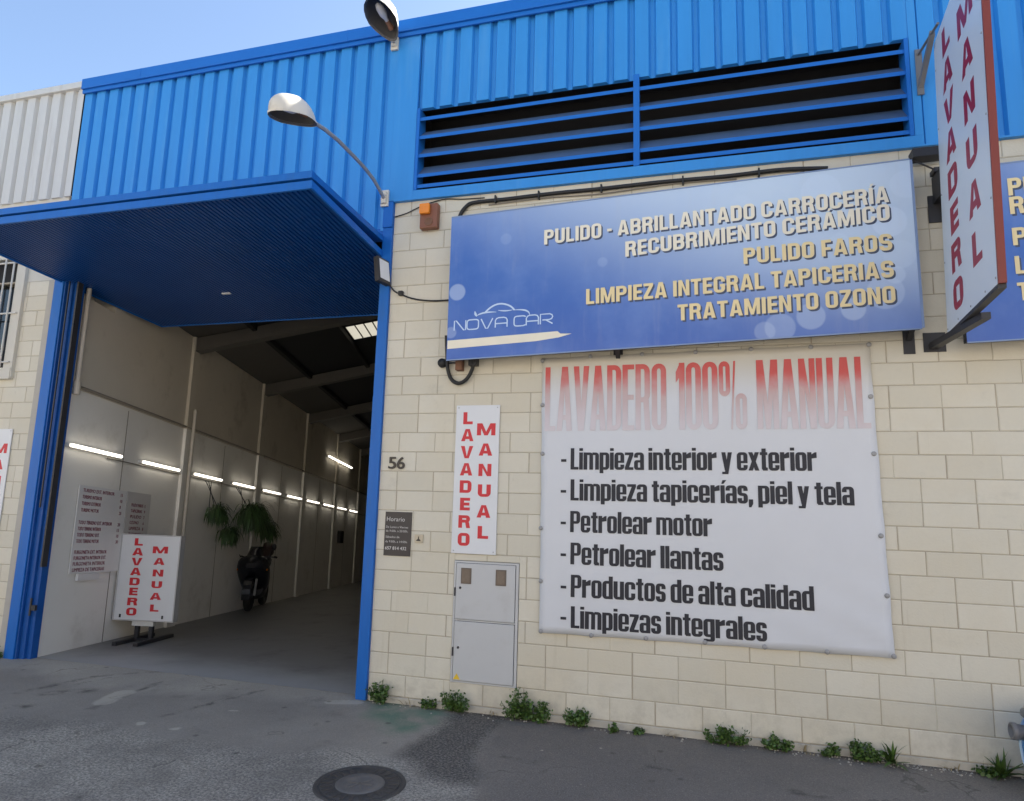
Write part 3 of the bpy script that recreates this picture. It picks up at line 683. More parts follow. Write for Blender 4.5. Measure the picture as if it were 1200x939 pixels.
# ---- inside of the unit
wl = MB()
wl.add([IN(0, 0, 0), IN(SE, 0, 0), IN(SE, 0, 3.28), IN(0, 0, 3.28)], [(0, 1, 2, 3)])
wl.add([IN(0, -0.12, 0), IN(SE, -0.12, 0), IN(SE, -0.12, 3.28), IN(0, -0.12, 3.28)], [(3, 2, 1, 0)])
iw = wl.build('inner_wall', M['inner_white'], bld)
up = MB(); NS = 0.70
up.add([IN(0, 0.0, 3.28), IN(NS, 0.0, 3.28), IN(NS, 0.0, 4.50), IN(0, 0.0, 4.50)], [(0, 1, 2, 3)])
up.add([IN(NS, 0.0, 3.28), IN(SE, 0.0, 3.28), IN(SE, 0.0, WH + 0.1), IN(NS, 0.0, WH + 0.1)], [(0, 1, 2, 3)])
up.add([IN(-.1, -.3, 4.50), IN(NS, -.3, 4.50), IN(NS, -.3, WH + 0.1), IN(-.1, -.3, WH + 0.1)], [(0, 1, 2, 3)])
up.add([IN(NS, -.3, 4.50), IN(NS, 0, 4.50), IN(NS, 0, WH + 0.1), IN(NS, -.3, WH + 0.1)], [(0, 1, 2, 3)])
up.add([IN(-.1, -.3, 4.50), IN(-.1, 0, 4.50), IN(NS, 0, 4.50), IN(NS, -.3, 4.50)], [(0, 1, 2, 3)])
up.add([IN(-.1, -.3, 4.50), IN(-.1, 0, 4.50), IN(-.1, 0, WH + 0.1), IN(-.1, -.3, WH + 0.1)], [(0, 1, 2, 3)])
up.add([IN(-.1, -.3, WH), IN(NS, -.3, WH), IN(NS, 0.02, WH), IN(-.1, 0.02, WH)], [(0, 1, 2, 3)])
up.build('upper_inner_wall', M['inner_grey'], bld)
jt = MB()
for k in range(1, 8):
    s = 3.0 + 3.4 * (k - 1) - 1.7
    for hh, ht in ((0.0, 3.24),):
        jt.hexa([IN(s, 0.001, hh), IN(s + 0.012, 0.001, hh), IN(s + 0.012, 0.001, ht), IN(s, 0.001, ht)], [IN(s, 0.006, hh), IN(s + 0.012, 0.006, hh), IN(s + 0.012, 0.006, ht), IN(s, 0.006, ht)])
jt.build('panel_joint', M['conduit'], iw)
for k in range(7):
    s = 3.0 + 3.4 * k
    pc = MB(); pc.hexa([IN(s, 0.0, 0), IN(s + 0.28, 0.0, 0), IN(s + 0.28, 0.05, 0), IN(s, 0.05, 0)], [IN(s, 0.0, 3.28), IN(s + 0.28, 0.0, 3.28), IN(s + 0.28, 0.05, 3.28), IN(s, 0.05, 3.28)])
    pp = pc.build('pilaster', M['inner_white'], bld)
    pc = MB(); pc.hexa([IN(s, 0.0, 3.282), IN(s + 0.28, 0.0, 3.282), IN(s + 0.28, 0.05, 3.282), IN(s, 0.05, 3.282)], [IN(s, 0.0, WH), IN(s + 0.28, 0.0, WH), IN(s + 0.28, 0.05, WH), IN(s, 0.05, WH)])
    pc.build('pilaster_head', M['inner_grey'], pp)
rw = MB()
rw.add([IN(S0(AE), AE, 0), IN(SE, AE, 0), IN(SE, AE, WH + RK * AE + 0.2), IN(S0(AE), AE, WH + RK * AE + 0.2)], [(3, 2, 1, 0)])
rw.add([IN(SE, 0, 0), IN(SE, AE, 0), IN(SE, AE, WH + 1.3), IN(SE, 0, WH + 0.2)], [(0, 1, 2, 3)])
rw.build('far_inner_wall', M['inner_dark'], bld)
RF = lambda s, a, dh=0.0: IN(s, a, WH + RK * a + dh)
strip = MB(); strip.add([RF(S0(0) - 0.0, 0), RF(S0(1.0), 1.0), RF(SE, 1.0), RF(SE, 0)], [(0, 1, 2, 3)])
strip.add([RF(S0(0) - 0.0, 0, .02), RF(S0(1.0), 1.0, .02), RF(SE, 1.0, .02), RF(SE, 0, .02)], [(3, 2, 1, 0)])
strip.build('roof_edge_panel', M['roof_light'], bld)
rf = MB(); sk = []
cuts = [-1.3, 3.95, 4.75, 7.0, 7.9, 11.6, 12.6, SE]
def rq(mb, sa, sb, aa, ab):
    sa1, sa2 = (S0(aa), S0(ab)) if sa < 0 else (sa, sa)
    mb.add([RF(sa1, aa), RF(sa2, ab), RF(sb, ab), RF(sb, aa)], [(0, 1, 2, 3)])
    mb.add([RF(sa1, aa, .03), RF(sa2, ab, .03), RF(sb, ab, .03), RF(sb, aa, .03)], [(3, 2, 1, 0)])
rq(rf, -1.3, SE, 1.0, 2.4); rq(rf, -1.3, SE, 3.4, AE + 0.05)
for i in range(len(cuts) - 1):
    if i % 2 == 0: rq(rf, cuts[i], cuts[i + 1], 2.4, 3.4)
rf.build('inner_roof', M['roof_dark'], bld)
tn = NT('translucent_rooflight'); tn.t.nodes.remove(tn.b)
tb = tn.n('ShaderNodeBsdfTranslucent'); tb.inputs[0].default_value = (0.34, 0.32, 0.26, 1)
wv = tn.n('ShaderNodeTexWave'); wv.inputs['Scale'].default_value = 3.0; tn.l(tn.obj(), wv.inputs[0])
tdf = tn.n('ShaderNodeBsdfDiffuse'); tdf.inputs[0].default_value = (0.5, 0.48, 0.42, 1)
mxs = tn.n('ShaderNodeMixShader'); mxs.inputs[0].default_value = 0.4; tn.l(tb.outputs[0], mxs.inputs[1]); tn.l(tdf.outputs[0], mxs.inputs[2])
tn.l(mxs.outputs[0], tn.t.nodes['Material Output'].inputs[0])
for sa, sb in ((3.95, 4.75), (7.0, 7.9), (11.6, 12.6)):
    q = MB(); q.add([RF(sa, 2.4, .012), RF(sa, 3.4, .012), RF(sb, 3.4, .012), RF(sb, 2.4, .012)], [(0, 1, 2, 3)]); q.build('rooflight', tn.m, bld)
    q = MB()
    for t in range(1, 6):
        a = 2.4 + t / 6.0
        q.hexa([RF(sa, a, -.002), RF(sa, a + .02, -.002), RF(sb, a + .02, -.002), RF(sb, a, -.002)], [RF(sa, a, .008), RF(sa, a + .02, .008), RF(sb, a + .02, .008), RF(sb, a, .008)])
    q.build('rooflight_rib', M['beam'], bld)
for k in range(7):
    s = 3.0 + 3.4 * k
    q = MB(); q.hexa([RF(s + .04, 0, -.26), RF(s + .24, 0, -.26), RF(s + .24, AE, -.22), RF(s + .04, AE, -.22)], [RF(s + .04, 0, -.02), RF(s + .24, 0, -.02), RF(s + .24, AE, -.02), RF(s + .04, AE, -.02)])
    q.build('roof_beam', M['beam'], bld)
for a in (1.02, 2.3, 3.5):
    q = MB(); q.hexa([RF(S0(a), a, -.10), RF(S0(a), a + .07, -.10), RF(SE, a + .07, -.10), RF(SE, a, -.10)], [RF(S0(a), a, -.005), RF(S0(a), a + .07, -.005), RF(SE, a + .07, -.005), RF(SE, a, -.005)])
    q.build('purlin', M['roof_dark'], bld)

# ================================================================== NEIGHBOUR ON THE LEFT
nb = thing('neighbour_unit', (-12.0, 0.0, 0.0), 'neighbouring unit with white corrugated upper wall and cream blocks at the left edge', 'building')
WX0, WX1, WZ0, WZ1 = -12.4, -10.37, 3.42, 4.95
block_wall('block_wall', -16.0, -9.86, 4.60, nb, (WX0, WX1, WZ0, 4.62))
q = MB(); q.box(-16.0, -0.004, 4.955, -9.72, 0.2, 5.74); q.box(WX1, -0.004, 4.60, -9.72, 0.2, 4.955); q.box(-16, -0.004, 4.60, WX0, 0.2, 4.955); q.build('plaster_band', M['white_plaster'], nb)
q = MB(); q.box(-9.86, -0.012, GZ - .1, -9.72, 0.2, 4.60); q.build('render_strip', M['render_strip'], nb, 0.006)
q = MB(); corrugated(q, -16.0, -9.665, 5.73, 7.26, per=0.222, y=0.0); q.build('white_cladding', M['white_sheet'], nb)
q = MB(); q.box(-16, -0.08, 7.26, -9.67, 0.3, 7.35); q.build('roof_cap', M['white_sheet'], nb, 0.008)
q = MB(); q.box(-16, 0.05, 4.6, -9.67, 0.09, 7.3); q.build('shadow_backing', M['black_gap'], nb)
q = MB(); q.box(-16, 0.21, 6.9, -9.8, 9, 7.0); q.build('roof', M['inner_dark'], nb)  # unseen slab added to keep sun from leaking behind the inner wall
win = bpy.data.objects.new('window', None); col.objects.link(win); win.parent = nb; win.location = Vector((-11.4, 0, 4.2)) - nb.location
q = MB(); q.box(WX0, 0.10, WZ0, WX1, 0.12, WZ1); q.build('pane', M['win_glass'], win)
q = MB()
q.box(WX1 - 0.02, -0.05, WZ0 - 0.1, WX1 + 0.13, 0.10, WZ1 + 0.06); q.box(WX0 - .1, -0.05, WZ1 - 0.03, WX1 - 0.02, 0.10, WZ1 + 0.06); q.box(WX0 - .1, -0.06, WZ0 - 0.12, WX1 + 0.12, 0.099, WZ0 + 0.03)
q.build('window_frame', M['white_plaster'], win, 0.006)
q = MB()
for k in range(14): q.tube([(-12.3 + k * 0.145, -0.075, 3.46), (-12.3 + k * 0.145, -0.075, 4.93)], 0.011, 8)
for z in (3.52, 4.17, 4.86): q.tube([(-12.4, -0.062, z), (-10.28, -0.062, z)], 0.013, 8)
q.build('window_bars', M['bars'], win)

# ================================================================== ACROSS THE STREET, UNSEEN
ob_ = thing('bounce_warehouse', (-4, -14, 0), 'unseen pale warehouse added across the street, behind the viewer, to bounce sunlight', 'building')
q = MB(); q.box(-45, -24, -0.2, 40, -14, 7.6); q.build('walls', mat('pale_bounce_wall', (0.52, 0.47, 0.40), 0.9, 0, 0.08, 1.0), ob_)  # unseen building added so its pale walls throw sun onto the shaded front
q = MB(); q.box(-45.2, -24.2, 7.6, 40.2, -13.8, 7.9); q.build('roof_cap', M['white_sheet'], ob_)
for k in range(6):
    q = MB(); q.box(-38 + k * 14, -13.99, -0.06, -33.5 + k * 14, -13.9, 4.4); q.build('roller_door', M['grey_metal'], ob_)

# ================================================================== SIGNS
def panel_sign(name, o, ux, uz, w_, h_, dep, face, edge, label, cat, group=None, frame=0.0):
    """thin board with its own edge; o = lower left front corner"""
    nrm = ux.cross(uz).normalized()
    c = o + ux * (w_ / 2) + uz * (h_ / 2)
    t = thing(name, c, label, cat, group)
    b = MB(); a = [o, o + ux * w_, o + ux * w_ + uz * h_, o + uz * h_]
    b.hexa([p - nrm * dep for p in a], a); b.build('panel', face, t, 0.002)
    return t, nrm
def stacked(t, word, cx, ztop, zbot, wd, mtl, o, ux, uz, nrm, cap_frac=0.70, S=WIDE, m_extra=1.0):
    """word written downwards, one letter under the other"""
    mb = MB(); n = len(word); pitch = (ztop - zbot) / (n - 1 + cap_frac) if n > 1 else 1
    cap_ = pitch * cap_frac
    for i, ch in enumerate(word):
        P, tot = line_polys(ch, S)
        wch = wd * {'L': 0.82, 'E': 0.84, 'M': 1.45, 'A': 1.06, 'V': 1.06}.get(ch, 1.0)
        base = o + ux * (cx - wch / 2) + uz * (ztop - i * pitch - cap_)
        letters(mb, ch, S, base, ux, uz, wch, cap_, nrm=nrm)
    mb.build('lettering', mtl, t)

# --- the big blue sign
bn = NT('printed_blue_sign'); bn.b.inputs['Roughness'].default_value = 0.32
sep = bn.n('ShaderNodeSeparateXYZ'); tcn = bn.obj(); bn.l(tcn, sep.inputs[0])
SW, SH = 4.255, 1.51
u = bn.math('DIVIDE', sep.outputs[0], SW); v = bn.math('DIVIDE', sep.outputs[2], SH)       # -0.5 .. 0.5
g1 = bn.ramp(bn.math('ADD', bn.math('MULTIPLY', u, 0.9), bn.math('MULTIPLY', v, 0.75)), -0.40, 0.58)
g2 = bn.ramp(v, 0.05, -0.62)
cc = bn.mix(g1, (0.036, 0.128, 0.455), (0.54, 0.66, 0.80))
cc = bn.mix(bn.math('MULTIPLY', g2, 0.75), cc, (0.042, 0.118, 0.44))
cc = bn.mix(bn.math('MULTIPLY', bn.ramp(bn.noise(1.7, 4, 0.6), 0.40, 0.75), 0.18), cc, (0.30, 0.45, 0.76))
rndb = random.Random(5)
spots = [(-0.478, -0.08, .088, .40), (-0.49, -0.36, .06, .25), (0.33, 0.40, .17, .35), (0.455, 0.18, .14, .62), (0.47, -0.02, .13, .30), (0.44, -0.24, .15, .28), (0.38, -0.33, .10, .33), (0.30, -0.36, .12, .30), (0.24, -0.42, .13, .22), (0.49, 0.40, .13, .45), (0.36, 0.08, .08, .25), (0.46, -0.14, .08, .35), (0.21, -0.44, .09, .2), (-0.36, 0.27, .06, .10), (-0.13, 0.06, .05, .12), (0.17, 0.36, .10, .12), (0.42, 0.30, .09, .3), (0.27, 0.05, .11, .12)]
for (a, b, rad, op) in spots:
    dd = bn.n('ShaderNodeVectorMath', operation='DISTANCE'); bn.l(tcn, dd.inputs[0]); 
    cmb = (a * SW, 0, b * SH); dd.inputs[1].default_value = cmb
    # flatten depth: the print is on the front face only
    k = bn.ramp(dd.outputs['Value'], rad + 0.008, rad - 0.012)
    cc = bn.mix(bn.math('MULTIPLY', k, op), cc, (0.60, 0.72, 0.88))
cc = bn.mix(bn.math('MULTIPLY', bn.ramp(bn.noise(2.2, 6, 0.7, (3, 1, 0.4)), 0.5, 0.8), 0.12), cc, (0.5, 0.5, 0.5))
bn.color(cc)
LINES = ['PULIDO - ABRILLANTADO CARROCERÍA', 'RECUBRIMIENTO CERÁMICO', 'PULIDO FAROS', 'LIMPIEZA INTEGRAL TAPICERIAS', 'TRATAMIENTO OZONO']
ROWS = [(-3.24, 4.450, 4.587), (-2.44, 4.262, 4.422), (-1.373, 4.110, 4.150), (-2.814, 3.812, 3.905), (-1.961, 3.608, 3.678)]
def blue_sign(x0, label, right_aligned):
    # the photographed board hangs a touch higher at its right end
    tilt = math.atan2(0.135, SW); ux = Vector((math.cos(tilt), 0, math.sin(tilt))); uz = Vector((-math.sin(tilt) * 0.15, 0, 1)).normalized()
    o = Vector((x0, -0.22, 3.315))
    t, nrm = None, Vector((0, -1, 0))
    c = o + ux * (SW / 2) + uz * (SH / 2)
    t = thing('shop_sign', c, label, 'sign', 'blue service signs over the wall')
    b = MB(); a = [o, o + ux * SW, o + ux * SW + uz * SH, o + uz * SH]
    b.hexa([p - nrm * 0.004 for p in a], a); b.build('panel', bn.m, t)
    f = MB()
    f.hexa([p + Y * 0.075 for p in a], [p + Y * 0.005 for p in a]); fr = f.build('sign_box', M['dark_metal'], t)
    e = MB(); w0 = 0.012
    e.hexa([a[0] + Y * 0.001 - uz * w0, a[1] + Y * 0.001 - uz * w0, a[1] + Y * 0.001, a[0] + Y * 0.001], [a[0] - Y * 0.004 - uz * w0, a[1] - Y * 0.004 - uz * w0, a[1] - Y * 0.004, a[0] - Y * 0.004])
    e.hexa([a[3] + Y * 0.001, a[2] + Y * 0.001, a[2] + Y * 0.001 + uz * w0, a[3] + Y * 0.001 + uz * w0], [a[3] - Y * 0.004, a[2] - Y * 0.004, a[2] - Y * 0.004 + uz * w0, a[3] - Y * 0.004 + uz * w0])
    e.hexa([a[1] + Y * 0.001, a[1] + Y * 0.001 + ux * 0.02, a[2] + Y * 0.001 + ux * 0.02, a[2] + Y * 0.001], [a[1] - Y * 0.004, a[1] - Y * 0.004 + ux * 0.02, a[2] - Y * 0.004 + ux * 0.02, a[2] - Y * 0.004])
    e.build('sign_edge', mat('sign_edge_trim', (0.20, 0.28, 0.45), 0.4), t)
    xr = -0.158
    for i, (txt, (xl, zl, zr)) in enumerate(zip(LINES, ROWS)):
        wdt = xr - xl
        tl = math.atan2(zr - zl, wdt) if right_aligned else tilt
        tl = tilt * 0.97 if i in (2, ) else tl
        lux = Vector((math.cos(tl), 0, math.sin(tl)))
        if right_aligned: oo = Vector((xl, -0.22, zl))
        else: oo = Vector((x0 + 0.385, -0.22, ROWS[i][2] - 0.035))
        capb = 0.152
        mb = MB(); letters(mb, txt, HEAVY, oo + Vector((0.014, -0.0005, -0.016)), lux, uz, wdt, capb, nrm=nrm); mb.build('letter_edge', M['navy_ink'], t)
        mb = MB(); letters(mb, txt, HEAVY, oo + Vector((0, -0.003, 0)), lux, uz, wdt, capb, nrm=nrm)
        mb.build('lettering', M['cream_ink'] if right_aligned and i < 2 else M['yellow_ink'], t)
    if right_aligned:
        # car outline and name
        def ribbon(mb, pts, wd, taper=False):
            pts = [Vector(p) for p in pts]
            for i in range(len(pts) - 1):
                pass
            L_, R_ = [], []
            for i, p in enumerate(pts):
                d = (pts[min(i + 1, len(pts) - 1)] - pts[max(i - 1, 0)]).normalized(); n_ = Vector((-d.z, 0, d.x))
                k = wd * (0.25 + 0.75 * math.sin(math.pi * min(1, max(0, i / (len(pts) - 1))))) if taper else wd
                L_.append(p + n_ * k / 2); R_.append(p - n_ * k / 2)
            mb.add(L_ + R_, [(i, i + 1, i + 1 + len(pts), i + len(pts)) for i in range(len(pts) - 1)])
        def q3(a, b, c, n=12): return [((1 - k) ** 2 * a[0] + 2 * k * (1 - k) * b[0] + k * k * c[0], 0, (1 - k) ** 2 * a[1] + 2 * k * (1 - k) * b[1] + k * k * c[1]) for k in [j / n for j in range(n + 1)]]
        def at(pts, dy=-0.2216): return [Vector((p[0], dy, p[2])) for p in pts]
        mb = MB(); W_ = lambda a, b: (-3.972 + (a - 553) * .00887, 3.743 + (372 - b) * .0091 - (a - 553) * .00045)
        def cv(*p, wd, dy, tp=True): ribbon(mb, at(q3(W_(*p[0]), W_(*p[1]), W_(*p[2])), dy), wd, tp)
        cv((556.5, 365), (557, 369), (559, 371), wd=.024, dy=-.2216); cv((558.5, 370.5), (565, 365.5), (582, 366), wd=.017, dy=-.2218)
        cv((569, 366.3), (582, 352), (597, 358.8), wd=.017, dy=-.2220, tp=False); cv((597, 358.8), (600, 360), (603, 363.8), wd=.017, dy=-.2222, tp=False)
        cv((584, 364), (592, 365.5), (601, 363.6), wd=.014, dy=-.2224); cv((602, 363.8), (621, 362), (620.5, 369.5), wd=.016, dy=-.2226)
        mb.build('car_outline', M['logo_ink'], t)
        mb = MB(); nz = lambda px: 3.613 + (px + 4.156) * 0.026
        h, wd_ = 0.100, 0.0125
        def stroke(x, pts, off=0): ribbon(mb, [Vector((x + a, -0.2216 - off, nz(x + a) + b * h)) for a, b in pts], wd_)
        w1 = 0.122; rr = 0.035
        def arc(x0_, x1_, top=True, bot=True): pass
        def ov(x, w, a0, a1, n=28):
            return [(w / 2 + w / 2 * math.copysign(abs(math.cos(R(a0 + (a1 - a0) * k / n))) ** 0.45, math.cos(R(a0 + (a1 - a0) * k / n))), 0.5 + 0.5 * math.copysign(abs(math.sin(R(a0 + (a1 - a0) * k / n))) ** 0.45, math.sin(R(a0 + (a1 - a0) * k / n)))) for k in range(n + 1)]
        xs = [-4.156, -4.020, -3.872, -3.722, -3.529, -3.404, -3.262]
        stroke(xs[0], [(0, 0), (0, 1), (0.02, 1.0), (w1 - 0.02, 0), (w1, 0), (w1, 1)])
        stroke(xs[1], ov(0, w1, 0, 360))
        stroke(xs[2], [(0, 1), (w1 / 2 - .01, 0), (w1 / 2 + .01, 0), (w1, 1)])
        def Aa(x): stroke(x, [(0, 0), (0, 0.72), (0.012, 0.92), (0.035, 1), (w1 - 0.035, 1), (w1 - 0.012, 0.92), (w1, 0.72), (w1, 0)]); stroke(x, [(0, 0.40), (w1, 0.40)], 0.0002)
        Aa(xs[3]); stroke(xs[4], ov(0, w1, 35, 325)); Aa(xs[5])
        stroke(xs[6], [(0, 0), (0, 1), (w1 - 0.03, 1), (w1 - 0.008, 0.9), (w1, 0.72), (w1 - 0.01, 0.5), (w1 - 0.035, 0.42), (0.02, 0.42)]); stroke(xs[6], [(w1 - 0.07, 0.42), (w1, 0)], 0.0002)
        mb.build('logo_name', M['logo_ink'], t)
        mb = MB(); mb.add([Vector((-4.222, -0.2216, 3.425)), Vector((-3.30, -0.2216, 3.470)), Vector((-3.08, -0.2216, 3.497)), Vector((-2.95, -0.2216, 3.53)), Vector((-3.06, -0.2216, 3.535)), Vector((-3.09, -0.2216, 3.560)), Vector((-4.222, -0.2216, 3.512))], [(0, 1, 2, 3, 4, 5, 6)])
        mb.build('stripe', M['cream_ink'], t)
    for bx in ((-2.53, -0.02) if right_aligned else (2.1, 4.4)):
        bz = 3.315 + (bx - x0) * 0.0317
        q = MB(); q.box(bx - 0.045, -0.012, bz - 0.175, bx + 0.045, -0.004, bz + 0.06); q.hexa([(bx - .02, -0.012, bz - .06), (bx + .02, -0.012, bz - .06), (bx + .02, -0.012, bz - .02), (bx - .02, -0.012, bz - .02)], [(bx - .02, -0.15, bz + .02), (bx + .02, -0.15, bz + .02), (bx + .02, -0.15, bz + .06), (bx - .02, -0.15, bz + .06)])
        q.build('bracket', M['dark_metal'], t)
    return t
blue_sign(-4.228, 'long blue sign with right-aligned cream lines and a car outline logo over the white banner', True)
blue_sign(0.345, 'blue sign with left-aligned yellow lines cut off at the right edge behind the projecting sign', False)

# --- projecting sign
yaw = -0.097
pd = Vector((math.sin(yaw), -math.cos(yaw), 0)); pup = Vector((0.024, -0.002, 1)).normalized()
po_ = Vector((0.197, -0.25, 3.383)); PW, PHt = 1.31, 2.62
nrm = pd.cross(pup).normalized()      # faces left, towards the door
ps = thing('projecting_sign', po_ + pd * PW / 2 + pup * PHt / 2, 'tall white projecting sign with crimson vertical letters and red-brown edge, jutting over the wall', 'sign')
b = MB(); a = [po_, po_ + pd * PW, po_ + pd * PW + pup * PHt, po_ + pup * PHt]
b.hexa([p - nrm * 0.006 for p in a], a); b.build('panel', M['proj_white'], ps)
b = MB(); b.hexa([p - nrm * 0.006 for p in a], [p - nrm * 0.043 for p in a]); b.build('back_panel', M['proj_white'], ps)
b = MB(); e = 0.004
b.hexa([a[1] + nrm * 0.001, a[1] - nrm * 0.045, a[2] - nrm * 0.045, a[2] + nrm * 0.001], [a[1] + nrm * 0.001 + pd * 0.02, a[1] - nrm * 0.045 + pd * 0.02, a[2] - nrm * 0.045 + pd * 0.02, a[2] + nrm * 0.001 + pd * 0.02])
b.build('sign_edge', M['redbrown'], ps)
b = MB(); b.hexa([a[0] + nrm * .002, a[1] + nrm * .002, a[1] - nrm * .047, a[0] - nrm * .047], [p - pup * 0.028 for p in (a[0] + nrm * .002, a[1] + nrm * .002, a[1] - nrm * .047, a[0] - nrm * .047)]); b.build('bottom_rail', M['dark_metal'], ps)
ux_, n2 = pd, nrm
# letters: two columns
def pcol(word, cx, ztop, zbot, wd):
    stacked(ps, word, cx, ztop, zbot, wd, M['sign_crimson'], po_, pd, pup, nrm, 0.68)
stacked(ps, 'LAVADERO', 0.385, 2.53, 0.11, 0.285, M['sign_crimson'], po_, pd, pup, nrm, 0.76)
stacked(ps, 'MANUAL', 0.92, 2.37, 0.28, 0.275, M['sign_crimson'], po_, pd, pup, nrm, 0.66)
for sx in (0.05, 0.5, 0.9, PW - 0.05):
    pass
sc_m = MB()
for sx, sz in [(0.03, .03), (.35, .03), (.7, .03), (1.05, .03), (1.28, .05), (1.28, .6), (1.28, 1.2), (1.28, 1.8), (.03, .6), (.03, 1.2), (.03, 1.8), (.03, 2.35)]:
    p = po_ + pd * sx + pup * sz; mx = Matrix.Translation(p) @ nrm.to_track_quat('Z', 'Y').to_matrix().to_4x4()
    sc_m = MB(); sc_m.lathe([(0.009, 0.0005), (0.007, 0.004), (0, 0.005)], mx, 8); sc_m.build('screw', M['steel'], ps)
q = MB(); q.box(0.09, -0.012, 3.285, 0.26, -0.004, 3.455); q.build('bracket_plate', M['dark_metal'], ps)
q = MB(); q.hexa([(0.13, -0.012, 3.31), (0.20, -0.012, 3.31), (0.20, -0.012, 3.36), (0.13, -0.012, 3.36)], [(0.17, -1.0, 3.30), (0.23, -1.0, 3.30), (0.23, -1.0, 3.35), (0.17, -1.0, 3.35)]); q.build('bracket_arm', M['dark_metal'], ps)
q = MB(); q.box(0.17, -0.06, 5.66, 0.225, -0.048, 6.11); q.build('bracket_plate', M['grey_plastic'], ps)
q = MB(); q.hexa([(0.18, -0.06, 5.72), (0.22, -0.06, 5.72), (0.22, -0.06, 5.77), (0.18, -0.06, 5.77)], [(0.20, -0.36, 6.02), (0.24, -0.36, 6.02), (0.24, -0.36, 6.07), (0.20, -0.36, 6.07)])
q.tube([(0.20, -0.06, 6.06), (0.22, -0.5, 6.03)], 0.012, 8); q.build('bracket_arm', M['grey_plastic'], ps)
q = MB(); q.box(0.20, -0.02, 4.45, 0.33, -0.006, 4.70); q.box(0.24, -0.25, 4.62, 0.33, -0.02, 4.86); q.box(0.22, -0.16, 4.86, 0.30, -0.05, 4.90); q.tube([(0.05, -0.12, 5.02), (0.27, -0.14, 4.86)], 0.008, 8); q.build('bracket_plate', M['dark_metal'], ps)
q = MB(); q.box(0.06, -0.19, 5.00, 0.34, -0.06, 5.08); q.build('bracket_arm', M['dark_metal'], ps)

# --- white banner
bo = Vector((-3.27, -0.022, 0.715)); 
bt = thing('banner', (-1.78, -0.022, 2.03), 'large white banner listing cleaning services in black under faded red heading', 'banner')
NXB, NZB = 44, 40
bl_, br_, tl_, tr_ = (Vector((-3.262, 0, 0.712)), Vector((-0.275, 0, 0.735)), Vector((-3.285, 0, 3.345)), Vector((-0.33, 0, 3.385)))
BG = [(-3.27, 2.869), (-3.26, 2.389), (-3.263, 1.676), (-3.253, 1.183), (-3.279, 3.317), (-2.799, 3.345), (-2.3, 3.349), (-1.808, 3.352), (-1.316, 3.363), (-0.809, 3.363), (-0.338, 3.368), (-0.347, 2.904), (-0.346, 2.407), (-0.33, 1.717), (-0.311, 1.231), (-0.286, 0.753), (-3.243, 0.728), (-2.769, 0.727), (-2.276, 0.739), (-1.768, 0.744), (-1.276, 0.746), (-0.786, 0.747)]
def by(u, v):
    # cloth: pinned at its eyelets, a few slack ripples near the edges
    e = min(u, 1 - u, v, 1 - v)
    y = -0.020 - 0.005 * math.sin(u * 9 + v * 3) * min(1, e * 8) - 0.003 * math.sin(v * 14 - u * 5) * min(1, e * 8)
    # diagonal folds in the lower right corner
    c = (1 - u) + v
    if c < 0.5: y -= 0.034 * abs(math.sin((u * 1.2 + v * 2.2) * 13)) * (0.5 - c)
    if u < 0.25 and v < 0.2: y -= 0.03 * abs(math.sin((u * 2 - v) * 14)) * (0.25 - u) * (0.2 - v) * 12
    return y
bvv, bff = [], []
for j in range(NZB + 1):
    for i in range(NXB + 1):
        u, v = i / NXB, j / NZB
        p = (bl_ * (1 - u) + br_ * u) * (1 - v) + (tl_ * (1 - u) + tr_ * u) * v
        sag = 0.007 * abs(math.sin(u * 6 * math.pi)) * (1 - min(1, v * 9)) - 0.006 * abs(math.sin(u * 6 * math.pi)) * (1 - min(1, (1 - v) * 9))
        bvv.append((p.x + 0.006 * abs(math.sin(v * 5 * math.pi)) * ((1 - min(1, u * 12)) - (1 - min(1, (1 - u) * 12))), by(u, v), p.z + sag))
for j in range(NZB):
    for i in range(NXB):
        k = j * (NXB + 1) + i; bff.append((k, k + 1, k + NXB + 2, k + NXB + 1))
bnm = NT('printed_banner'); bnm.b.inputs['Roughness'].default_value = 0.5
sep = bnm.n('ShaderNodeSeparateXYZ'); bnm.l(bnm.obj(), sep.inputs[0])
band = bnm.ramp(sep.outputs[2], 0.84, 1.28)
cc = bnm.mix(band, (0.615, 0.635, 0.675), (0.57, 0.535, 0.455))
cc = bnm.mix(bnm.math('MULTIPLY', bnm.ramp(bnm.noise(1.5, 5, 0.6), 0.4, 0.75), 0.15), cc, (0.50, 0.51, 0.53)); bnm.color(cc)
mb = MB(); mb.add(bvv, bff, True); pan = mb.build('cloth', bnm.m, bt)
sol = pan.modifiers.new('thickness', 'SOLIDIFY'); sol.thickness = 0.0015; sol.offset = 1.0
fade = NT('sun_faded_red'); fade.b.inputs['Roughness'].default_value = 0.5
sep = fade.n('ShaderNodeSeparateXYZ'); fade.l(fade.obj(), sep.inputs[0])
zz = fade.math('ADD', sep.outputs[2], fade.math('MULTIPLY', fade.math('SUBTRACT', fade.noise(2.2, 4, 0.6), 0.5), 0.5))
zz = fade.math('ADD', zz, fade.math('MULTIPLY', sep.outputs[0], 0.03))
f1 = fade.ramp(zz, 0.88, 1.18); f0 = fade.ramp(zz, 0.50, 0.98)
cc = fade.mix(f0, (0.60, 0.555, 0.59), (0.53, 0.40, 0.40)); cc = fade.mix(f1, cc, (0.56, 0.075, 0.065)); fade.color(cc)
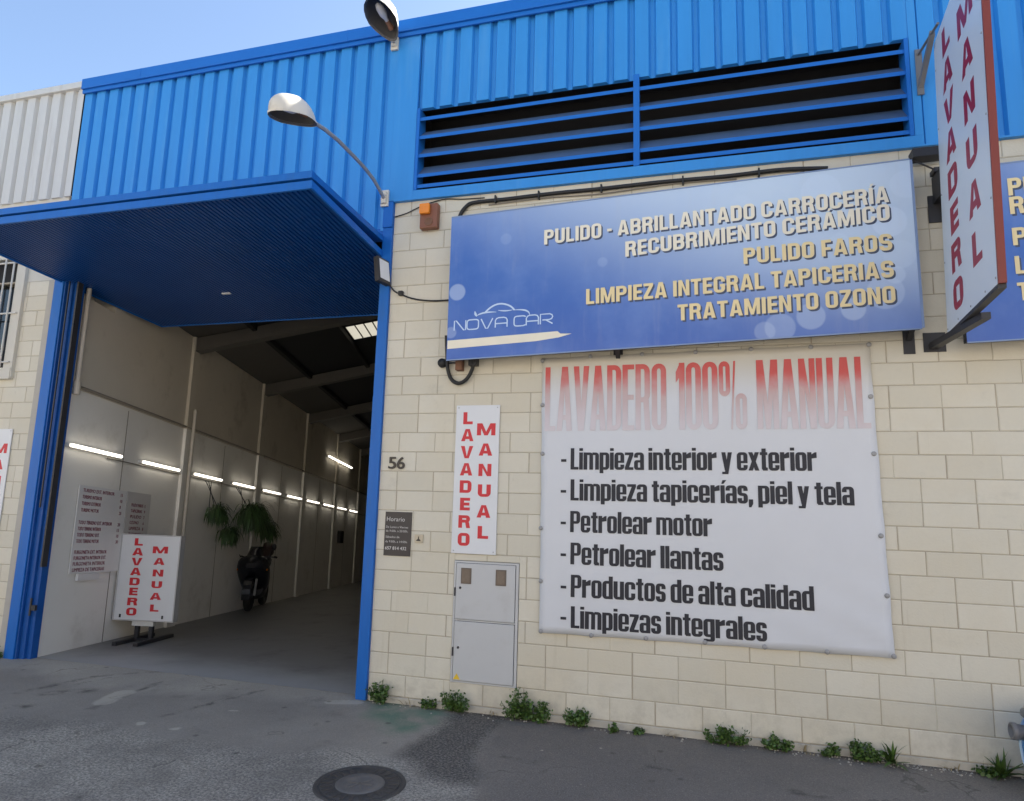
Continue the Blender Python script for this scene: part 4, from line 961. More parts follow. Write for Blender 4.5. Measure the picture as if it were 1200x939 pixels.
def on_cloth(mb, mtl, name, lift=0.0045):
    """drape flat lettering onto the cloth"""
    bm = bmesh.new(); me_ = bpy.data.meshes.new('cut'); me_.from_pydata(mb.v, [], mb.f); bm.from_mesh(me_); bpy.data.meshes.remove(me_)
    bmesh.ops.triangulate(bm, faces=bm.faces[:])
    for _ in range(5):
        le = [e_ for e_ in bm.edges if e_.calc_length() > 0.09]
        if not le: break
        bmesh.ops.subdivide_edges(bm, edges=le, cuts=1)
    bmesh.ops.triangulate(bm, faces=[f_ for f_ in bm.faces if len(f_.verts) > 3])
    bm.verts.index_update(); mb.v = [tuple(v_.co) for v_ in bm.verts]; mb.f = [tuple(v_.index for v_ in f_.verts) for f_ in bm.faces]; mb.sm = [False] * len(mb.f); bm.free()
    out_ = []
    for (x, y, z) in mb.v:
        u = (x + 3.27) / 2.96; v = (z - 0.725) / 2.64
        out_.append((x, by(u, v) - lift + (y + 0.02), z))
    mb.v = out_; mb.build(name, mtl, bt)
NB = Vector((0, -1, 0))
mb = MB(); tl = math.atan2(0.018, 2.9)
letters(mb, 'LAVADERO 100% MANUAL', IMPACTCAP, Vector((-3.245, -0.02, 2.612)), Vector((1, 0, 0.005)), Z, 2.89, 0.635, nrm=NB); on_cloth(mb, fade.m, 'faded_heading')
for txt, x0, x1, z, cap_ in (('- Limpieza interior y exterior', -3.074, -0.80, 2.238, 0.205), ('- Limpieza tapicerías, piel y tela', -3.074, -0.518, 1.945, 0.200), ('- Petrolear motor', -3.070, -1.688, 1.648, 0.198), ('- Petrolear llantas', -3.066, -1.598, 1.352, 0.200), ('- Productos de alta calidad', -3.060, -0.870, 1.056, 0.202), ('- Limpiezas integrales', -3.056, -1.254, 0.778, 0.196)):
    mb = MB(); letters(mb, txt, IMPACT, Vector((x0, -0.02, z)), Vector((1, 0, 0.007)), Z, x1 - x0, cap_, nrm=NB); on_cloth(mb, M['banner_ink'], 'text_line')
for gx, gz in BG:
    q = MB(); q.lathe([(0.021, 0.0), (0.021, 0.005), (0.012, 0.009), (0.0, 0.011)], Matrix.Translation((gx, by(min(1, max(0, (gx + 3.27) / 2.96)), min(1, max(0, (gz - 0.725) / 2.64))) - 0.002, gz)) @ Matrix.Rotation(R(90), 4, 'X'), 12)
    q.build('eyelet', M['grey_metal'], bt)

# --- wall sign, left wall sign
def wall_sign(x0, z0, label, wid=0.462, hei=1.475):
    t, n_ = panel_sign('wall_sign', Vector((x0, -0.022, z0)), X, Z, wid, hei, 0.012, M['sign_white'], None, label, 'sign', 'white signs with vertical red words')
    k = wid / 0.462
    stacked(t, 'LAVADERO', 0.128 * k, hei - 0.07, 0.075, 0.125 * k, M['sign_red'], Vector((x0, -0.022, z0)), X, Z, n_, 0.72)
    stacked(t, 'MANUAL', 0.325 * k, hei - 0.185, 0.15, 0.135 * k, M['sign_red'], Vector((x0, -0.022, z0)), X, Z, n_, 0.60)
    s_ = MB()
    for ax, az in ((.025, .025), (wid - .025, .025), (.025, hei - .025), (wid - .025, hei - .025)):
        s_ = MB(); s_.lathe([(0.007, 0.0), (0.006, 0.003), (0, 0.004)], Matrix.Translation((x0 + ax, -0.022, z0 + az)) @ Matrix.Rotation(R(90), 4, 'X'), 8); s_.build('screw', M['steel'], t)
wall_sign(-4.170, 1.402, 'narrow white wall sign with red vertical words above the grey meter cupboard')
wall_sign(-10.62, 1.19, 'white wall sign with red letters cut off by the left edge, under the barred window', 0.51, 1.47)

# --- stand sign inside the door
ss, sa = 1.45, 0.03
O = IN(ss, sa, 0)
st_ = thing('stand_sign', IN(ss + 0.12, 0.47, 0), 'white two-sided stand sign with red vertical words on dark feet inside the doorway', 'sign')
def sbox(mb, a0, a1, s0, s1, h0, h1):
    mb.hexa([IN(ss + s0, a0, h0), IN(ss + s0, a1, h0), IN(ss + s1, a1, h0), IN(ss + s1, a0, h0)], [IN(ss + s0, a0, h1), IN(ss + s0, a1, h1), IN(ss + s1, a1, h1), IN(ss + s1, a0, h1)])
q = MB(); sbox(q, sa, sa + 0.855, 0.0, 0.12, 0.29, 1.48); q.build('panel', M['sign_white'], st_, 0.004)
q = MB(); e = 0.016
for a0, a1, h0, h1 in ((sa - .004, sa + .859, 0.284, 0.284 + e), (sa - .004, sa + .859, 1.486 - e, 1.486), (sa - .004, sa + e, .284 + e, 1.486 - e), (sa + .859 - e, sa + .859, .284 + e, 1.486 - e)): sbox(q, a0, a1, -0.006, 0.126, h0, h1)
q.build('frame', mat('grey_sign_frame', (0.45, 0.45, 0.46), 0.4), st_)
oS = IN(ss - 0.001, sa, 0.29)
stacked(st_, 'LAVADERO', 0.255, 1.185 - 0.05, 0.06, 0.145, M['sign_red'], oS, N, Z, -Dh, 0.76)
stacked(st_, 'MANUAL', 0.575, 1.185 - 0.16, 0.12, 0.15, M['sign_red'], oS, N, Z, -Dh, 0.60)
q = MB(); sbox(q, .30, .60, 0.02, 0.10, 0.215, 0.284); q.build('base_box', M['fixture'], st_)
for a in (.34, .54):
    q = MB(); sbox(q, a, a + .05, 0.03, 0.09, 0.05, 0.215); q.build('leg', M['dark_metal'], st_)
for a in (.30, .58):
    q = MB(); sbox(q, a, a + .06, -0.42, 0.58, 0.004, 0.05); q.build('foot', M['dark_metal'], st_)
q = MB(); sbox(q, .36, .58, 0.03, 0.09, 0.015, 0.045); q.build('cross_bar', M['dark_metal'], st_)
for a in (.12, .72):
    q = MB(); sbox(q, a, a + .022, -0.012, 0.0, .325, .37); q.build('catch', M['dark_metal'], st_)

# --- price boards on the inside wall
def board(name, s0, s1, h0, h1, mtl, label, rows, x_pad, group='price boards on the inner wall', prices=True):
    t = thing(name, IN((s0 + s1) / 2, 0.02, (h0 + h1) / 2), label, 'sign', group)
    q = MB(); q.hexa([IN(s0, .02, h0), IN(s1, .02, h0), IN(s1, .02, h1), IN(s0, .02, h1)], [IN(s0, .032, h0), IN(s1, .032, h0), IN(s1, .032, h1), IN(s0, .032, h1)]); q.build('panel', mtl, t)
    for (txt, s, h, wd, price) in rows:
        mb = MB(); thin_text(mb, txt, IN(s, .0325, h), D.normalized(), Z, wd, 0.045, N)
        thin_text(mb, txt, IN(s + .004, .0328, h + .003), D.normalized(), Z, wd, 0.045, N)
        if price: thin_text(mb, price, IN(s1 - 0.16, .0325, h - .004), D.normalized(), Z, None, 0.045, N); thin_text(mb, price, IN(s1 - 0.156, .0328, h - .002), D.normalized(), Z, None, 0.045, N)
        mb.build('text_line', M['board_ink'], t)
    return t
rows = []
for i, (t_, wd) in enumerate((('TURISMO EXT. INTERIOR', .70), ('TURISMO INTERIOR', .42), ('TURISMO EXTERIOR', .41), ('TURISMO MOTOR', .38))): rows.append((t_, .44, 2.0 - i * .085, wd, ('15', '10', '8', '25')[i]))
for i, (t_, wd) in enumerate((('TODO TERRENO EXT. INTERIOR', .74), ('TODO TERRENO INTERIOR', .50), ('TODO TERRENO EXT.', .48), ('TODO TERRENO MOTOR', .48))): rows.append((t_, .42, 1.585 - i * .08, wd, ('20', '15', '10', '30')[i]))
for i, (t_, wd) in enumerate((('FURGONETA EXT. INTERIOR', .70), ('FURGONETA INTERIOR EXT.', .70), ('FURGONETA INTERIOR', .69), ('LIMPIEZA DE TAPICERIAS', .69))): rows.append((t_, .41, 1.205 - i * .075, wd, None))
bd = board('price_board', .36, 1.46, .955, 2.085, M['board'], 'pale price board with rows of small purple print, left of the pair', rows, .05)
q = MB(); q.hexa([IN(.52, .02, .865), IN(.98, .02, .865), IN(.98, .05, .865), IN(.52, .05, .865)], [IN(.52, .02, .952), IN(.98, .02, .952), IN(.98, .05, .952), IN(.52, .05, .952)]); q.build('leaflet_tray', M['board'], bd)
rows = [(t_, 1.60, 1.88 - i * .085, wd, ('5', '9', '7', '6', '8', '5')[i]) for i, (t_, wd) in enumerate((('PULIDO FAROS', .32), ('TAPICERIAS', .30), ('PULIDO', .30), ('OZONO', .24), ('LIMPIEZA', .30), ('TRATAMIENTO', .34)))]
board('price_board', 1.475, 2.12, 1.15, 2.09, M['board_dark'], 'smaller greyer price board with a short column of print, behind the stand sign', rows, .05)

# ================================================================== WALL FITTINGS
# meter cupboard
mc = thing('meter_cupboard', (-3.80, 0, 0.19), 'grey two-door meter cupboard set low in the cream wall', 'cupboard')
q = MB(); hx0, hx1, hz0, hz1 = BX
q.box(hx0, 0.08, hz0, hx1, 0.10, hz1); q.build('recess_back', M['black_gap'], mc)
q = MB(); q.box(hx0 + .004, -0.010, hz0 + .004, hx0 + .022, 0.08, hz1 - .004); q.box(hx1 - .03, -0.010, hz0 + .004, hx1 - .004, 0.08, hz1 - .004); q.box(hx0 + .022, -0.010, hz1 - .022, hx1 - .03, 0.08, hz1 - .004); q.box(hx0 + .022, -0.010, hz0 + .004, hx1 - .03, 0.08, hz0 + .018); q.box(hx0 + .022, -0.006, .762, hx1 - .03, .08, .776); q.build('frame', M['meter'], mc)
for nm, za, zb in (('upper_door', .780, hz1 - .026), ('lower_door', hz0 + .022, .758)):
    q = MB(); q.box(hx0 + .027, -0.018, za, hx1 - .036, 0.0, zb); dr = q.build(nm, M['meter'], mc, 0.005)
    q = MB(); q.box(hx0 + .014, -0.026, (za + zb) / 2 - .05, hx0 + .028, -0.012, (za + zb) / 2 + .03); q.build('hinge', M['dark_metal'], dr)
    q = MB(); q.lathe([(.012, 0), (.012, .006), (.005, .008), (0, .008)], Matrix.Translation((hx0 + .075, -0.018, (za + zb) / 2 + .03)) @ Matrix.Rotation(R(90), 4, 'X'), 12); q.build('lock', M['dark_metal'], dr)
    if nm == 'upper_door':
        for wx in (-4.055, -3.70):
            q = MB(); q.box(wx, -0.024, 1.115, wx + .105, -0.018, 1.265); wf = q.build('window_frame', mat('brown_window_rim', (.12, .09, .07), .5), dr)
            q = MB(); q.box(wx + .014, -0.026, 1.129, wx + .091, -0.0235, 1.251); q.build('pane', M['meter_glass'], wf)
    else:
        q = MB(); q.prism([(0, 0), (.07, 0), (.035, .055)], Matrix.Translation((hx0 + .035, -0.0185, .222)) @ Matrix.Rotation(R(90), 4, 'X'), .001); q.build('warning_sticker', M['yellow'], dr)
# opening hours plaque
pq = thing('hours_plaque', (-4.76, -0.015, 1.56), 'small dark plaque with pale opening hours beside the blue door post', 'sign')
q = MB(); q.box(-4.905, -0.016, 1.345, -4.612, -0.004, 1.785); q.build('panel', M['plaque'], pq, .002)
mb = MB(); o = lambda x, z: Vector((x, -0.0165, z)); nn = NB
thin_text(mb, 'Horario', o(-4.885, 1.690), X, Z, .20, .044, nn)
for txt, z, wd in (('De Lunes a Viernes', 1.622, .245), ('de 9:00h. a 20:00h.', 1.582, .245), ('Sábados de', 1.522, .155), ('de 9:00h. a 14:00h.', 1.476, .245)): thin_text(mb, txt, o(-4.890, z), X, Z, wd, .022, nn)
thin_text(mb, '657 814 432', o(-4.890, 1.405), X, Z, .235, .032, nn); thin_text(mb, '657 814 432', o(-4.888, 1.4065), X, Z, .235, .032, nn - Z * 0 + NB * .2)
mb.build('lettering', M['plaque_ink'], pq)
# house number
hn = thing('house_number', (-4.81, -0.01, 2.28), 'dark house number 56 on the cream wall beside the door', 'number')
for ch, x in (('5', -4.902), ('6', -4.805)):
    mb = MB(); c = bpy.data.curves.new('n', 'FONT'); c.body = ch; c.extrude = 0.008; c.offset = 0.012; ob = bpy.data.objects.new('n', c); col.objects.link(ob)
    dg = bpy.context.evaluated_depsgraph_get(); me = ob.evaluated_get(dg).to_mesh(); vv = [v.co.copy() for v in me.vertices]; x0 = min(v.x for v in vv); x1 = max(v.x for v in vv); y0 = min(v.y for v in vv); y1 = max(v.y for v in vv)
    mb.add([Vector((x + (v.x - x0) / (x1 - x0) * .085, -0.016 - v.z * .8, 2.222 + (v.y - y0) / (y1 - y0) * .125)) for v in vv], [tuple(p.vertices) for p in me.polygons])
    bpy.data.objects.remove(ob); bpy.data.curves.remove(c)
    mb.build('digit', M['number'], hn)
# bell push
bp = thing('bell_push', (-4.52, -0.01, 1.525), 'small square beige bell push right of the dark plaque', 'doorbell')
q = MB(); q.box(-4.568, -0.02, 1.485, -4.478, -0.004, 1.568); q.build('plate', M['beige'], bp, .004)
q = MB(); q.prism([(0, 0), (.05, 0), (.042, .014), (.03, .02), (.028, .045), (.02, .045), (.018, .02), (.006, .014)], Matrix.Translation((-4.548, -0.0205, 1.503)) @ Matrix.Rotation(R(90), 4, 'X'), .003); q.build('button', M['number'], bp)
# alarm box
al = thing('alarm_box', (-4.555, -0.05, 4.95), 'brown alarm siren box with orange flasher under the blue cladding', 'alarm')
q = MB(); q.box(-4.66, -0.085, 4.805, -4.455, -0.004, 5.085); q.build('case', M['alarm'], al, .012)
q = MB(); q.box(-4.652, -0.135, 4.955, -4.535, -0.086, 5.072); q.build('flasher', M['orange'], al, .014)
q = MB(); q.lathe([(.048, 0), (.048, .006), (.038, .008), (.034, .003), (0, .003)], Matrix.Translation((-4.552, -0.0855, 4.875)) @ Matrix.Rotation(R(90), 4, 'X'), 18); q.build('grille', M['rust'], al)

# floodlight on the door post
fdl = thing('floodlight', (-5.06, -0.12, 4.36), 'small grey floodlight with white glass at the corner of the door post', 'light')
mx = Matrix.Translation((-5.045, -0.13, 4.335)) @ Matrix.Rotation(R(80), 4, 'Z') @ Matrix.Rotation(R(-8), 4, 'X')
q = MB(); q.box(-.105, -.03, -.14, .105, .03, .14, mx); q.build('body', M['dark_metal'], fdl, .006)
q = MB(); q.box(-.080, -.0345, -.105, .080, -.0305, .115, mx); q.build('glass', M['led_glass'], fdl)
q = MB(); q.tube([(-5.06, -0.05, 4.30), (-5.07, -0.10, 4.335)], .014, 8); q.box(-5.09, -0.05, 4.27, -5.03, -0.04, 4.33); q.build('bracket', M['dark_metal'], fdl)
# cables
def cable(name, pts, r, label, m='cable', sub=6):
    P = [Vector(p) for p in pts]; out_ = []
    for i in range(len(P) - 1):
        p0, p1, p2, p3 = P[max(i - 1, 0)], P[i], P[i + 1], P[min(i + 2, len(P) - 1)]
        for k in range(sub):
            t = k / sub
            out_.append(0.5 * ((2 * p1) + (p2 - p0) * t + (2 * p0 - 5 * p1 + 4 * p2 - p3) * t * t + (3 * p1 - p0 - 3 * p2 + p3) * t ** 3))
    out_.append(P[-1]); q = MB(); q.tube(out_, r, 8)
    o = q.build(name, M[m]); tag(o, label, 'cable'); return o
cable('cable', [(-5.03, -.05, 4.27), (-4.95, -.03, 4.15), (-4.86, -.03, 4.10), (-4.72, -.02, 4.045), (-4.52, -.02, 4.01), (-4.30, -.02, 4.005), (-4.18, -.03, 4.01)], .0085, 'thin black cable sagging from the floodlight to the blue sign')
q = MB(); q.box(-4.885, -.05, 4.085, -4.835, -.005, 4.135); tag(q.build('junction_box', M['cable'], None, .005), 'tiny black junction box on the floodlight cable', 'junction box')
cable('cable', [(-4.99, -.015, 5.0), (-4.85, -.015, 5.03), (-4.72, -.015, 5.08), (-4.6, -.02, 5.115), (-4.4, -.015, 5.148), (-4.2, -.015, 5.128), (-3.95, -.015, 5.118)], .006, 'thin dark cable looping over the alarm box under the cladding')
cdt = cable('cable', [(-4.225, -.06, 4.78), (-4.215, -.035, 4.93), (-4.15, -.03, 5.03), (-4.05, -.03, 5.068), (-3.7, -.03, 5.070), (-3.2, -.03, 5.080), (-2.7, -.03, 5.078), (-2.1, -.03, 5.084), (-1.5, -.03, 5.076), (-1.0, -.03, 5.085), (-0.6, -.035, 5.05)], .021, 'thick black conduit running along the wall above the long blue sign')
for x in (-3.82, -3.35, -2.7, -1.9, -1.2):
    q = MB(); q.box(x - .008, -.058, 5.035, x + .008, -.004, 5.115); o_ = q.build('clip', M['cable'], cdt)
cable('cable', [(-3.9, -.02, 5.03), (-3.3, -.02, 5.045), (-2.7, -.02, 5.03), (-2.0, -.02, 5.06), (-1.4, -.02, 5.045)], .007, 'thin grey wire hanging just under the thick conduit', 'conduit')
cable('cable', [(-4.285, -.10, 3.60), (-4.285, -.06, 3.40), (-4.275, -.05, 3.26), (-4.235, -.04, 3.15), (-4.15, -.04, 3.105), (-4.06, -.05, 3.15), (-4.00, -.06, 3.26), (-3.985, -.10, 3.36)], .020, 'thick black cable loop hanging below the left end of the blue sign')
q = MB(); q.lathe([(.045, 0), (.05, .02), (.045, .05), (0, .055)], Matrix.Translation((-4.345, -.004, 3.325)) @ Matrix.Rotation(R(90), 4, 'X'), 16); q.box(-4.30, -.03, 3.318, -4.17, -.012, 3.332); tag(q.build('junction_box', M['cable']), 'round black junction box at the lower left corner of the blue sign', 'junction box')
q = MB(); q.box(-4.18, -.09, 3.235, -4.11, -.004, 3.37); tag(q.build('sign_bracket', M['rust'], None, .004), 'short dark bracket under the blue sign inside the cable loop', 'bracket')
q = MB(); q.box(-4.04, -.09, 3.28, -3.95, -.004, 3.38); tag(q.build('sign_bracket', M['dark_metal'], None, .004), 'square dark bracket under the blue sign where the cable loop ends', 'bracket')

# street lamps fixed to the cladding
def lamp_head(t, c, ax, upd, L=0.60, Wd=0.30, Hh=0.20):
    """bowl-shaped hood, open below, with reflector and bulb; ax points from arm to tip"""
    ax = ax.normalized(); sd_ = ax.cross(upd).normalized(); up_ = sd_.cross(ax).normalized()
    nu, nv = 20, 8
    def ring(k, scale=1.0, dz=0.0):
        out_ = []
        for i in range(nu):
            a = 2 * math.pi * i / nu; u_ = math.cos(a); v_ = math.sin(a)
            w_ = Wd / 2 * (1 - 0.30 * max(0, -u_)) * scale * k
            out_.append(c + ax * (u_ * L / 2 * scale * k) + sd_ * (v_ * w_))
        return out_
    q = MB(); vv = []; 
    for j in range(nv):
        ph = j / (nv - 1) * math.pi / 2; k = math.cos(ph) ** 0.7 if j < nv - 1 else 0.02; z = Hh * math.sin(ph)
        vv += [p + up_ * z for p in ring(max(k, .02))]
    ff = [(j * nu + i, j * nu + (i + 1) % nu, (j + 1) * nu + (i + 1) % nu, (j + 1) * nu + i) for j in range(nv - 1) for i in range(nu)]
    q.add(vv, ff, True)
    rim = ring(1.0); rim2 = ring(1.04); low = [p - up_ * .018 for p in rim2]
    q.add(rim + rim2, [(i, (i + 1) % nu, nu + (i + 1) % nu, nu + i) for i in range(nu)]); q.add(rim2 + low, [(i, (i + 1) % nu, nu + (i + 1) % nu, nu + i) for i in range(nu)])
    hd_ = q.build('hood', M['lamp_shell'], t)
    q = MB(); vv = []
    for j in range(nv):
        ph = j / (nv - 1) * math.pi / 2; k = math.cos(ph) ** 0.7 if j < nv - 1 else 0.02; z = Hh * .85 * math.sin(ph) + .001
        vv += [p + up_ * z for p in ring(max(k, .02), .95)]
    q.add(vv, [(a, d_, c_, b_) for a, b_, c_, d_ in ff], True)
    lowr = [p - up_ * .017 for p in ring(1.035)]
    q.add(ring(.95) + lowr, [(i, nu + i, nu + (i + 1) % nu, (i + 1) % nu) for i in range(nu)])
    q.build('reflector', M['lamp_inside'], t)
    q = MB(); mx = Matrix.Translation(c - ax * L * .14 + up_ * .07) @ ax.to_track_quat('Z', 'Y').to_matrix().to_4x4()
    q.lathe([(0.0, .22), (.03, .205), (.045, .16), (.045, .08), (.025, .03), (.022, 0)], mx, 12); q.build('bulb', M['bulb'], t)
    q = MB(); q.lathe([(.028, .0), (.028, -.07), (.034, -.075), (.034, -.10)], mx, 12); q.build('lamp_socket', M['rust'], t)
def lamp_base(t, x, y, z0, z1):
    q = MB(); q.box(x - .045, y - .03, z0, x + .045, y, z1); q.box(x - .03, y - .055, z0 + .03, x + .03, y - .03, z1 - .03); q.build('wall_plate', M['lamp_shell'], t, .004)
l1 = thing('wall_lamp', (-5.10, -0.04, 5.2), 'wall street lamp on a long curved arm over the open door', 'street lamp', 'street lamps on the blue cladding')
lamp_base(l1, -5.10, -.045, 5.11, 5.30)
q = MB(); q.tube([(-5.10, -.09, 5.20), (-5.10, -.20, 5.245), (-5.10, -.34, 5.290), (-5.10, -.52, 5.315), (-5.10, -.70, 5.322), (-5.10, -1.07, 5.322), (-5.10, -1.30, 5.30), (-5.10, -1.50, 5.258)], .020, 10); q.build('arm', M['steel'], l1)
lamp_head(l1, Vector((-5.135, -1.745, 5.165)), Vector((-.16, -1, -.30)), Z, .53, .28, .175)
l2 = thing('wall_lamp', (-5.10, -0.04, 7.1), 'tilted street lamp at the roof edge, seen from below against the sky', 'street lamp', 'street lamps on the blue cladding')
lamp_base(l2, -5.09, -.045, 7.02, 7.22)
q = MB(); q.tube([(-5.09, -.09, 7.10), (-5.085, -.13, 7.09), (-5.08, -.18, 7.08)], .020, 10); q.build('arm', M['steel'], l2)
lamp_head(l2, Vector((-5.07, -.42, 7.13)), Vector((-.10, -1, .26)), Z, .52, .33, .20)

# ================================================================== INSIDE FITTINGS
LH = 2.53
for k in range(10):
    s = 0.02 + 1.695 * k
    t = thing('tube_light', IN(s + .55, .03, LH), ('first and nearest', 'second', 'third', 'fourth', 'fifth', 'sixth', 'seventh', 'eighth', 'ninth', 'tenth', 'eleventh', 'twelfth')[k] + ' lit fluorescent tube along the inner wall counted from the door', 'light', 'fluorescent tubes along the inner wall')
    q = MB(); q.hexa([IN(s, .0, LH), IN(s + 1.13, .0, LH), IN(s + 1.13, .05, LH), IN(s, .05, LH)], [IN(s, .0, LH + .05), IN(s + 1.13, .0, LH + .05), IN(s + 1.13, .05, LH + .05), IN(s, .05, LH + .05)]); q.build('batten', M['fixture'], t)
    q = MB(); q.tube([IN(s + .02, .075, LH + .022), IN(s + 1.11, .075, LH + .022)], .022, 8); q.build('tube', M['tube'], t)
t = thing('tube_light', IN(13.6, .1, 4.0), 'pair of lit fluorescent tubes mounted high near the roof at the far end', 'light')
q = MB(); q.hexa([IN(12.0, .0, 4.0), IN(15.1, .0, 4.0), IN(15.1, .06, 4.0), IN(12.0, .06, 4.0)], [IN(12.0, .0, 4.05), IN(15.1, .0, 4.05), IN(15.1, .06, 4.05), IN(12.0, .06, 4.05)]); q.build('batten', M['fixture'], t)
for a, b in ((12.05, 13.5), (13.62, 15.05)):
    q = MB(); q.tube([IN(a, .09, 4.02), IN(b, .09, 4.02)], .03, 8); q.build('tube', M['tube'], t)
q = MB(); q.tube([IN(.05, .03, 3.31), IN(SE - 1, .03, 3.31)], .022, 8)
tag(q.build('conduit', M['conduit']), 'grey conduit running level along the inner wall above the tube lights', 'pipe')
q = MB(); q.tube([IN(0.04, .04, 4.6), IN(0.04, .04, 3.22)], .03, 10); q.tube([IN(0.04, .04, 3.2), IN(0.04, .04, 3.36)], .045, 10); tag(q.build('down_pipe', M['pipe']), 'white plastic down pipe inside the door at the top of the wall', 'pipe')
q = MB(); q.tube([IN(3.05, .145, 3.62), IN(3.05, .145, 1.2)], .03, 8); tag(q.build('wall_pipe', M['pipe']), 'pale vertical pipe on the first pilaster left of the hanging plants', 'pipe')
q = MB(); q.tube([IN(.9, .02, 2.50), IN(SE - 2, .02, 2.50)], .008, 6); tag(q.build('cable', M['conduit']), 'thin wire linking the fluorescent tubes along the inner wall', 'cable')
q = MB(); q.hexa([IN(14.0, .0, 1.42), IN(14.4, .0, 1.42), IN(14.4, .12, 1.42), IN(14.0, .12, 1.42)], [IN(14.0, .0, 1.82), IN(14.4, .0, 1.82), IN(14.4, .12, 1.82), IN(14.0, .12, 1.82)]); tag(q.build('wall_box', M['rubber'], None, .01), 'small dark box on the far part of the inner wall', 'box')

# hanging plants
def leaf_strip(mb, base, d, length, width, droop, n=4, rnd=random):
    pts = []; p = base.copy(); dd = d.normalized(); L = length / n
    sd_ = dd.cross(Z); sd_ = sd_.normalized() if sd_.length > 1e-3 else X.copy()
    for i in range(n + 1):
        k = math.sin(math.pi * (0.15 + 0.85 * i / n)) ; pts.append((p - sd_ * width * k / 2, p + sd_ * width * k / 2))
        p = p + dd * L; dd = (dd - Z * droop).normalized()
    vv = [v for a in pts for v in a]; mb.add(vv, [(2 * i, 2 * i + 1, 2 * i + 3, 2 * i + 2) for i in range(n)])
def hanging_plant(s, a, h, rad, n, label, pot=True):
    base = IN(s, a, h); t = thing('hanging_plant', base, label, 'plant', 'hanging plants on the inner wall')
    if pot:
        q = MB(); q.lathe([(.065, -.12), (.095, .08), (.105, .08), (.105, .10), (.08, .10), (0, .09)], Matrix.Translation(base), 16); q.build('pot', M['pot'], t)
    rn = random.Random(int(s * 100)); mb = MB()
    for i in range(n):
        an = rn.uniform(0, 2 * math.pi); el = rn.uniform(-0.1, 1.15)
        d = Vector((math.cos(an) * math.cos(el), math.sin(an) * math.cos(el), math.sin(el)))
        if d.dot(N) < -0.15: d -= N * (2 * d.dot(N))
        b = base + Vector((rn.uniform(-.10, .10), rn.uniform(-.10, .10), rn.uniform(.02, .16))) * (rad / .5)
        leaf_strip(mb, b, d, rn.uniform(.40, 1.1) * rad, rn.uniform(.016, .032), rn.uniform(.28, .75), 7)
    mb.build('foliage', M['fern'], t)
    q = MB()
    for k in range(3):
        an = k * 2.1; q.tube([base + Vector((math.cos(an) * .10, math.sin(an) * .10, .09)), IN(s + (k - 1) * .12, .06, h + .62)], .008, 5)
    q.build('hanger', M['dark_metal'], t)
hanging_plant(4.00, .22, 1.86, .40, 420, 'leftmost hanging plant with a white pot under the third tube light')
hanging_plant(4.60, .24, 1.50, .38, 400, 'lowest hanging plant with a pale pot, between two bushier plants')
hanging_plant(5.40, .32, 1.86, .64, 900, 'largest bushy hanging plant with long arching fronds', False)
hanging_plant(6.35, .32, 1.62, .46, 520, 'rightmost hanging plant drooping behind the motorbike', False)

# motorbike standing against the wall, nose towards the door
bk0 = IN(5.55, .36, 0); BA = R(9); BD = (D * math.cos(BA) - N * math.sin(BA)); BN = (N * math.cos(BA) + Dh * math.sin(BA)); BK = 1.06
mt = thing('motorbike', bk0, 'dark motorbike parked nose out by the inner wall under the hanging plants', 'motorbike')
def bp_(s, a, h): return bk0 + (BD * s + BN * a + Z * h) * BK
def wheel(s, name='wheel'):
    c = bp_(s, 0, .31); axm = BN
    mx = Matrix.Translation(c) @ axm.to_track_quat('Z', 'Y').to_matrix().to_4x4()
    q = MB(); q.lathe([(.20, -.055), (.27, -.06), (.305, -.035), (.31, 0), (.305, .035), (.27, .06), (.20, .055), (.20, -.055)], mx, 28, cap=False); w_ = q.build('wheel', M['rubber'], mt)
    q = MB(); q.lathe([(.205, -.04), (.19, -.03), (.19, .03), (.205, .04)], mx, 24, cap=False); q.lathe([(.05, -.06), (.05, .06)], mx, 12)
    for k in range(5):
        a = k * 2 * math.pi / 5; q.tube([mx @ Vector((math.cos(a) * .04, math.sin(a) * .04, 0)), mx @ Vector((math.cos(a) * .195, math.sin(a) * .195, 0))], .016, 6)
    q.build('rim', M['dark_metal'], w_)
wheel(.22); wheel(1.62)
for sg in (-1, 1):
    q = MB(); q.tube([bp_(.22, sg * .09, .31), bp_(.42, sg * .09, .85)], .024, 8); q.build('fork', M['grey_metal'], mt)
q = MB(); pts = []
for k in range(9):
    a = R(-10 + 125 * k / 8); pts.append((.22 - math.cos(a) * .345, .31 + math.sin(a) * .345))
for i in range(8):
    (s0, h0), (s1, h1) = pts[i], pts[i + 1]; q.hexa([bp_(s0, -.07, h0), bp_(s0, .07, h0), bp_(s1, .07, h1), bp_(s1, -.07, h1)], [bp_(s0, -.075, h0 + .012), bp_(s0, .075, h0 + .012), bp_(s1, .075, h1 + .012), bp_(s1, -.075, h1 + .012)])
q.build('mudguard', M['moto_body'], mt)
def loft(secs, mtl, name, n=16):
    q = MB(); vv = []
    for (s, h, wa, wh) in secs:
        for k in range(n):
            a = 2 * math.pi * k / n; f = lambda t: math.copysign(abs(t) ** .75, t)
            vv.append(bp_(s, f(math.cos(a)) * wa, h + f(math.sin(a)) * wh))
    m_ = len(secs); q.add(vv, [(j * n + i, j * n + (i + 1) % n, (j + 1) * n + (i + 1) % n, (j + 1) * n + i) for j in range(m_ - 1) for i in range(n)], True)
    q.add(vv[:n], [tuple(reversed(range(n)))]); q.add(vv[-n:], [tuple(range(n))]); return q.build(name, mtl, mt)
loft([(.14, .88, .10, .05), (.18, .88, .21, .13), (.30, .85, .29, .22), (.46, .78, .30, .30), (.62, .68, .28, .36), (.85, .62, .25, .34), (1.0, .60, .18, .22)], M['moto_body'], 'fairing')
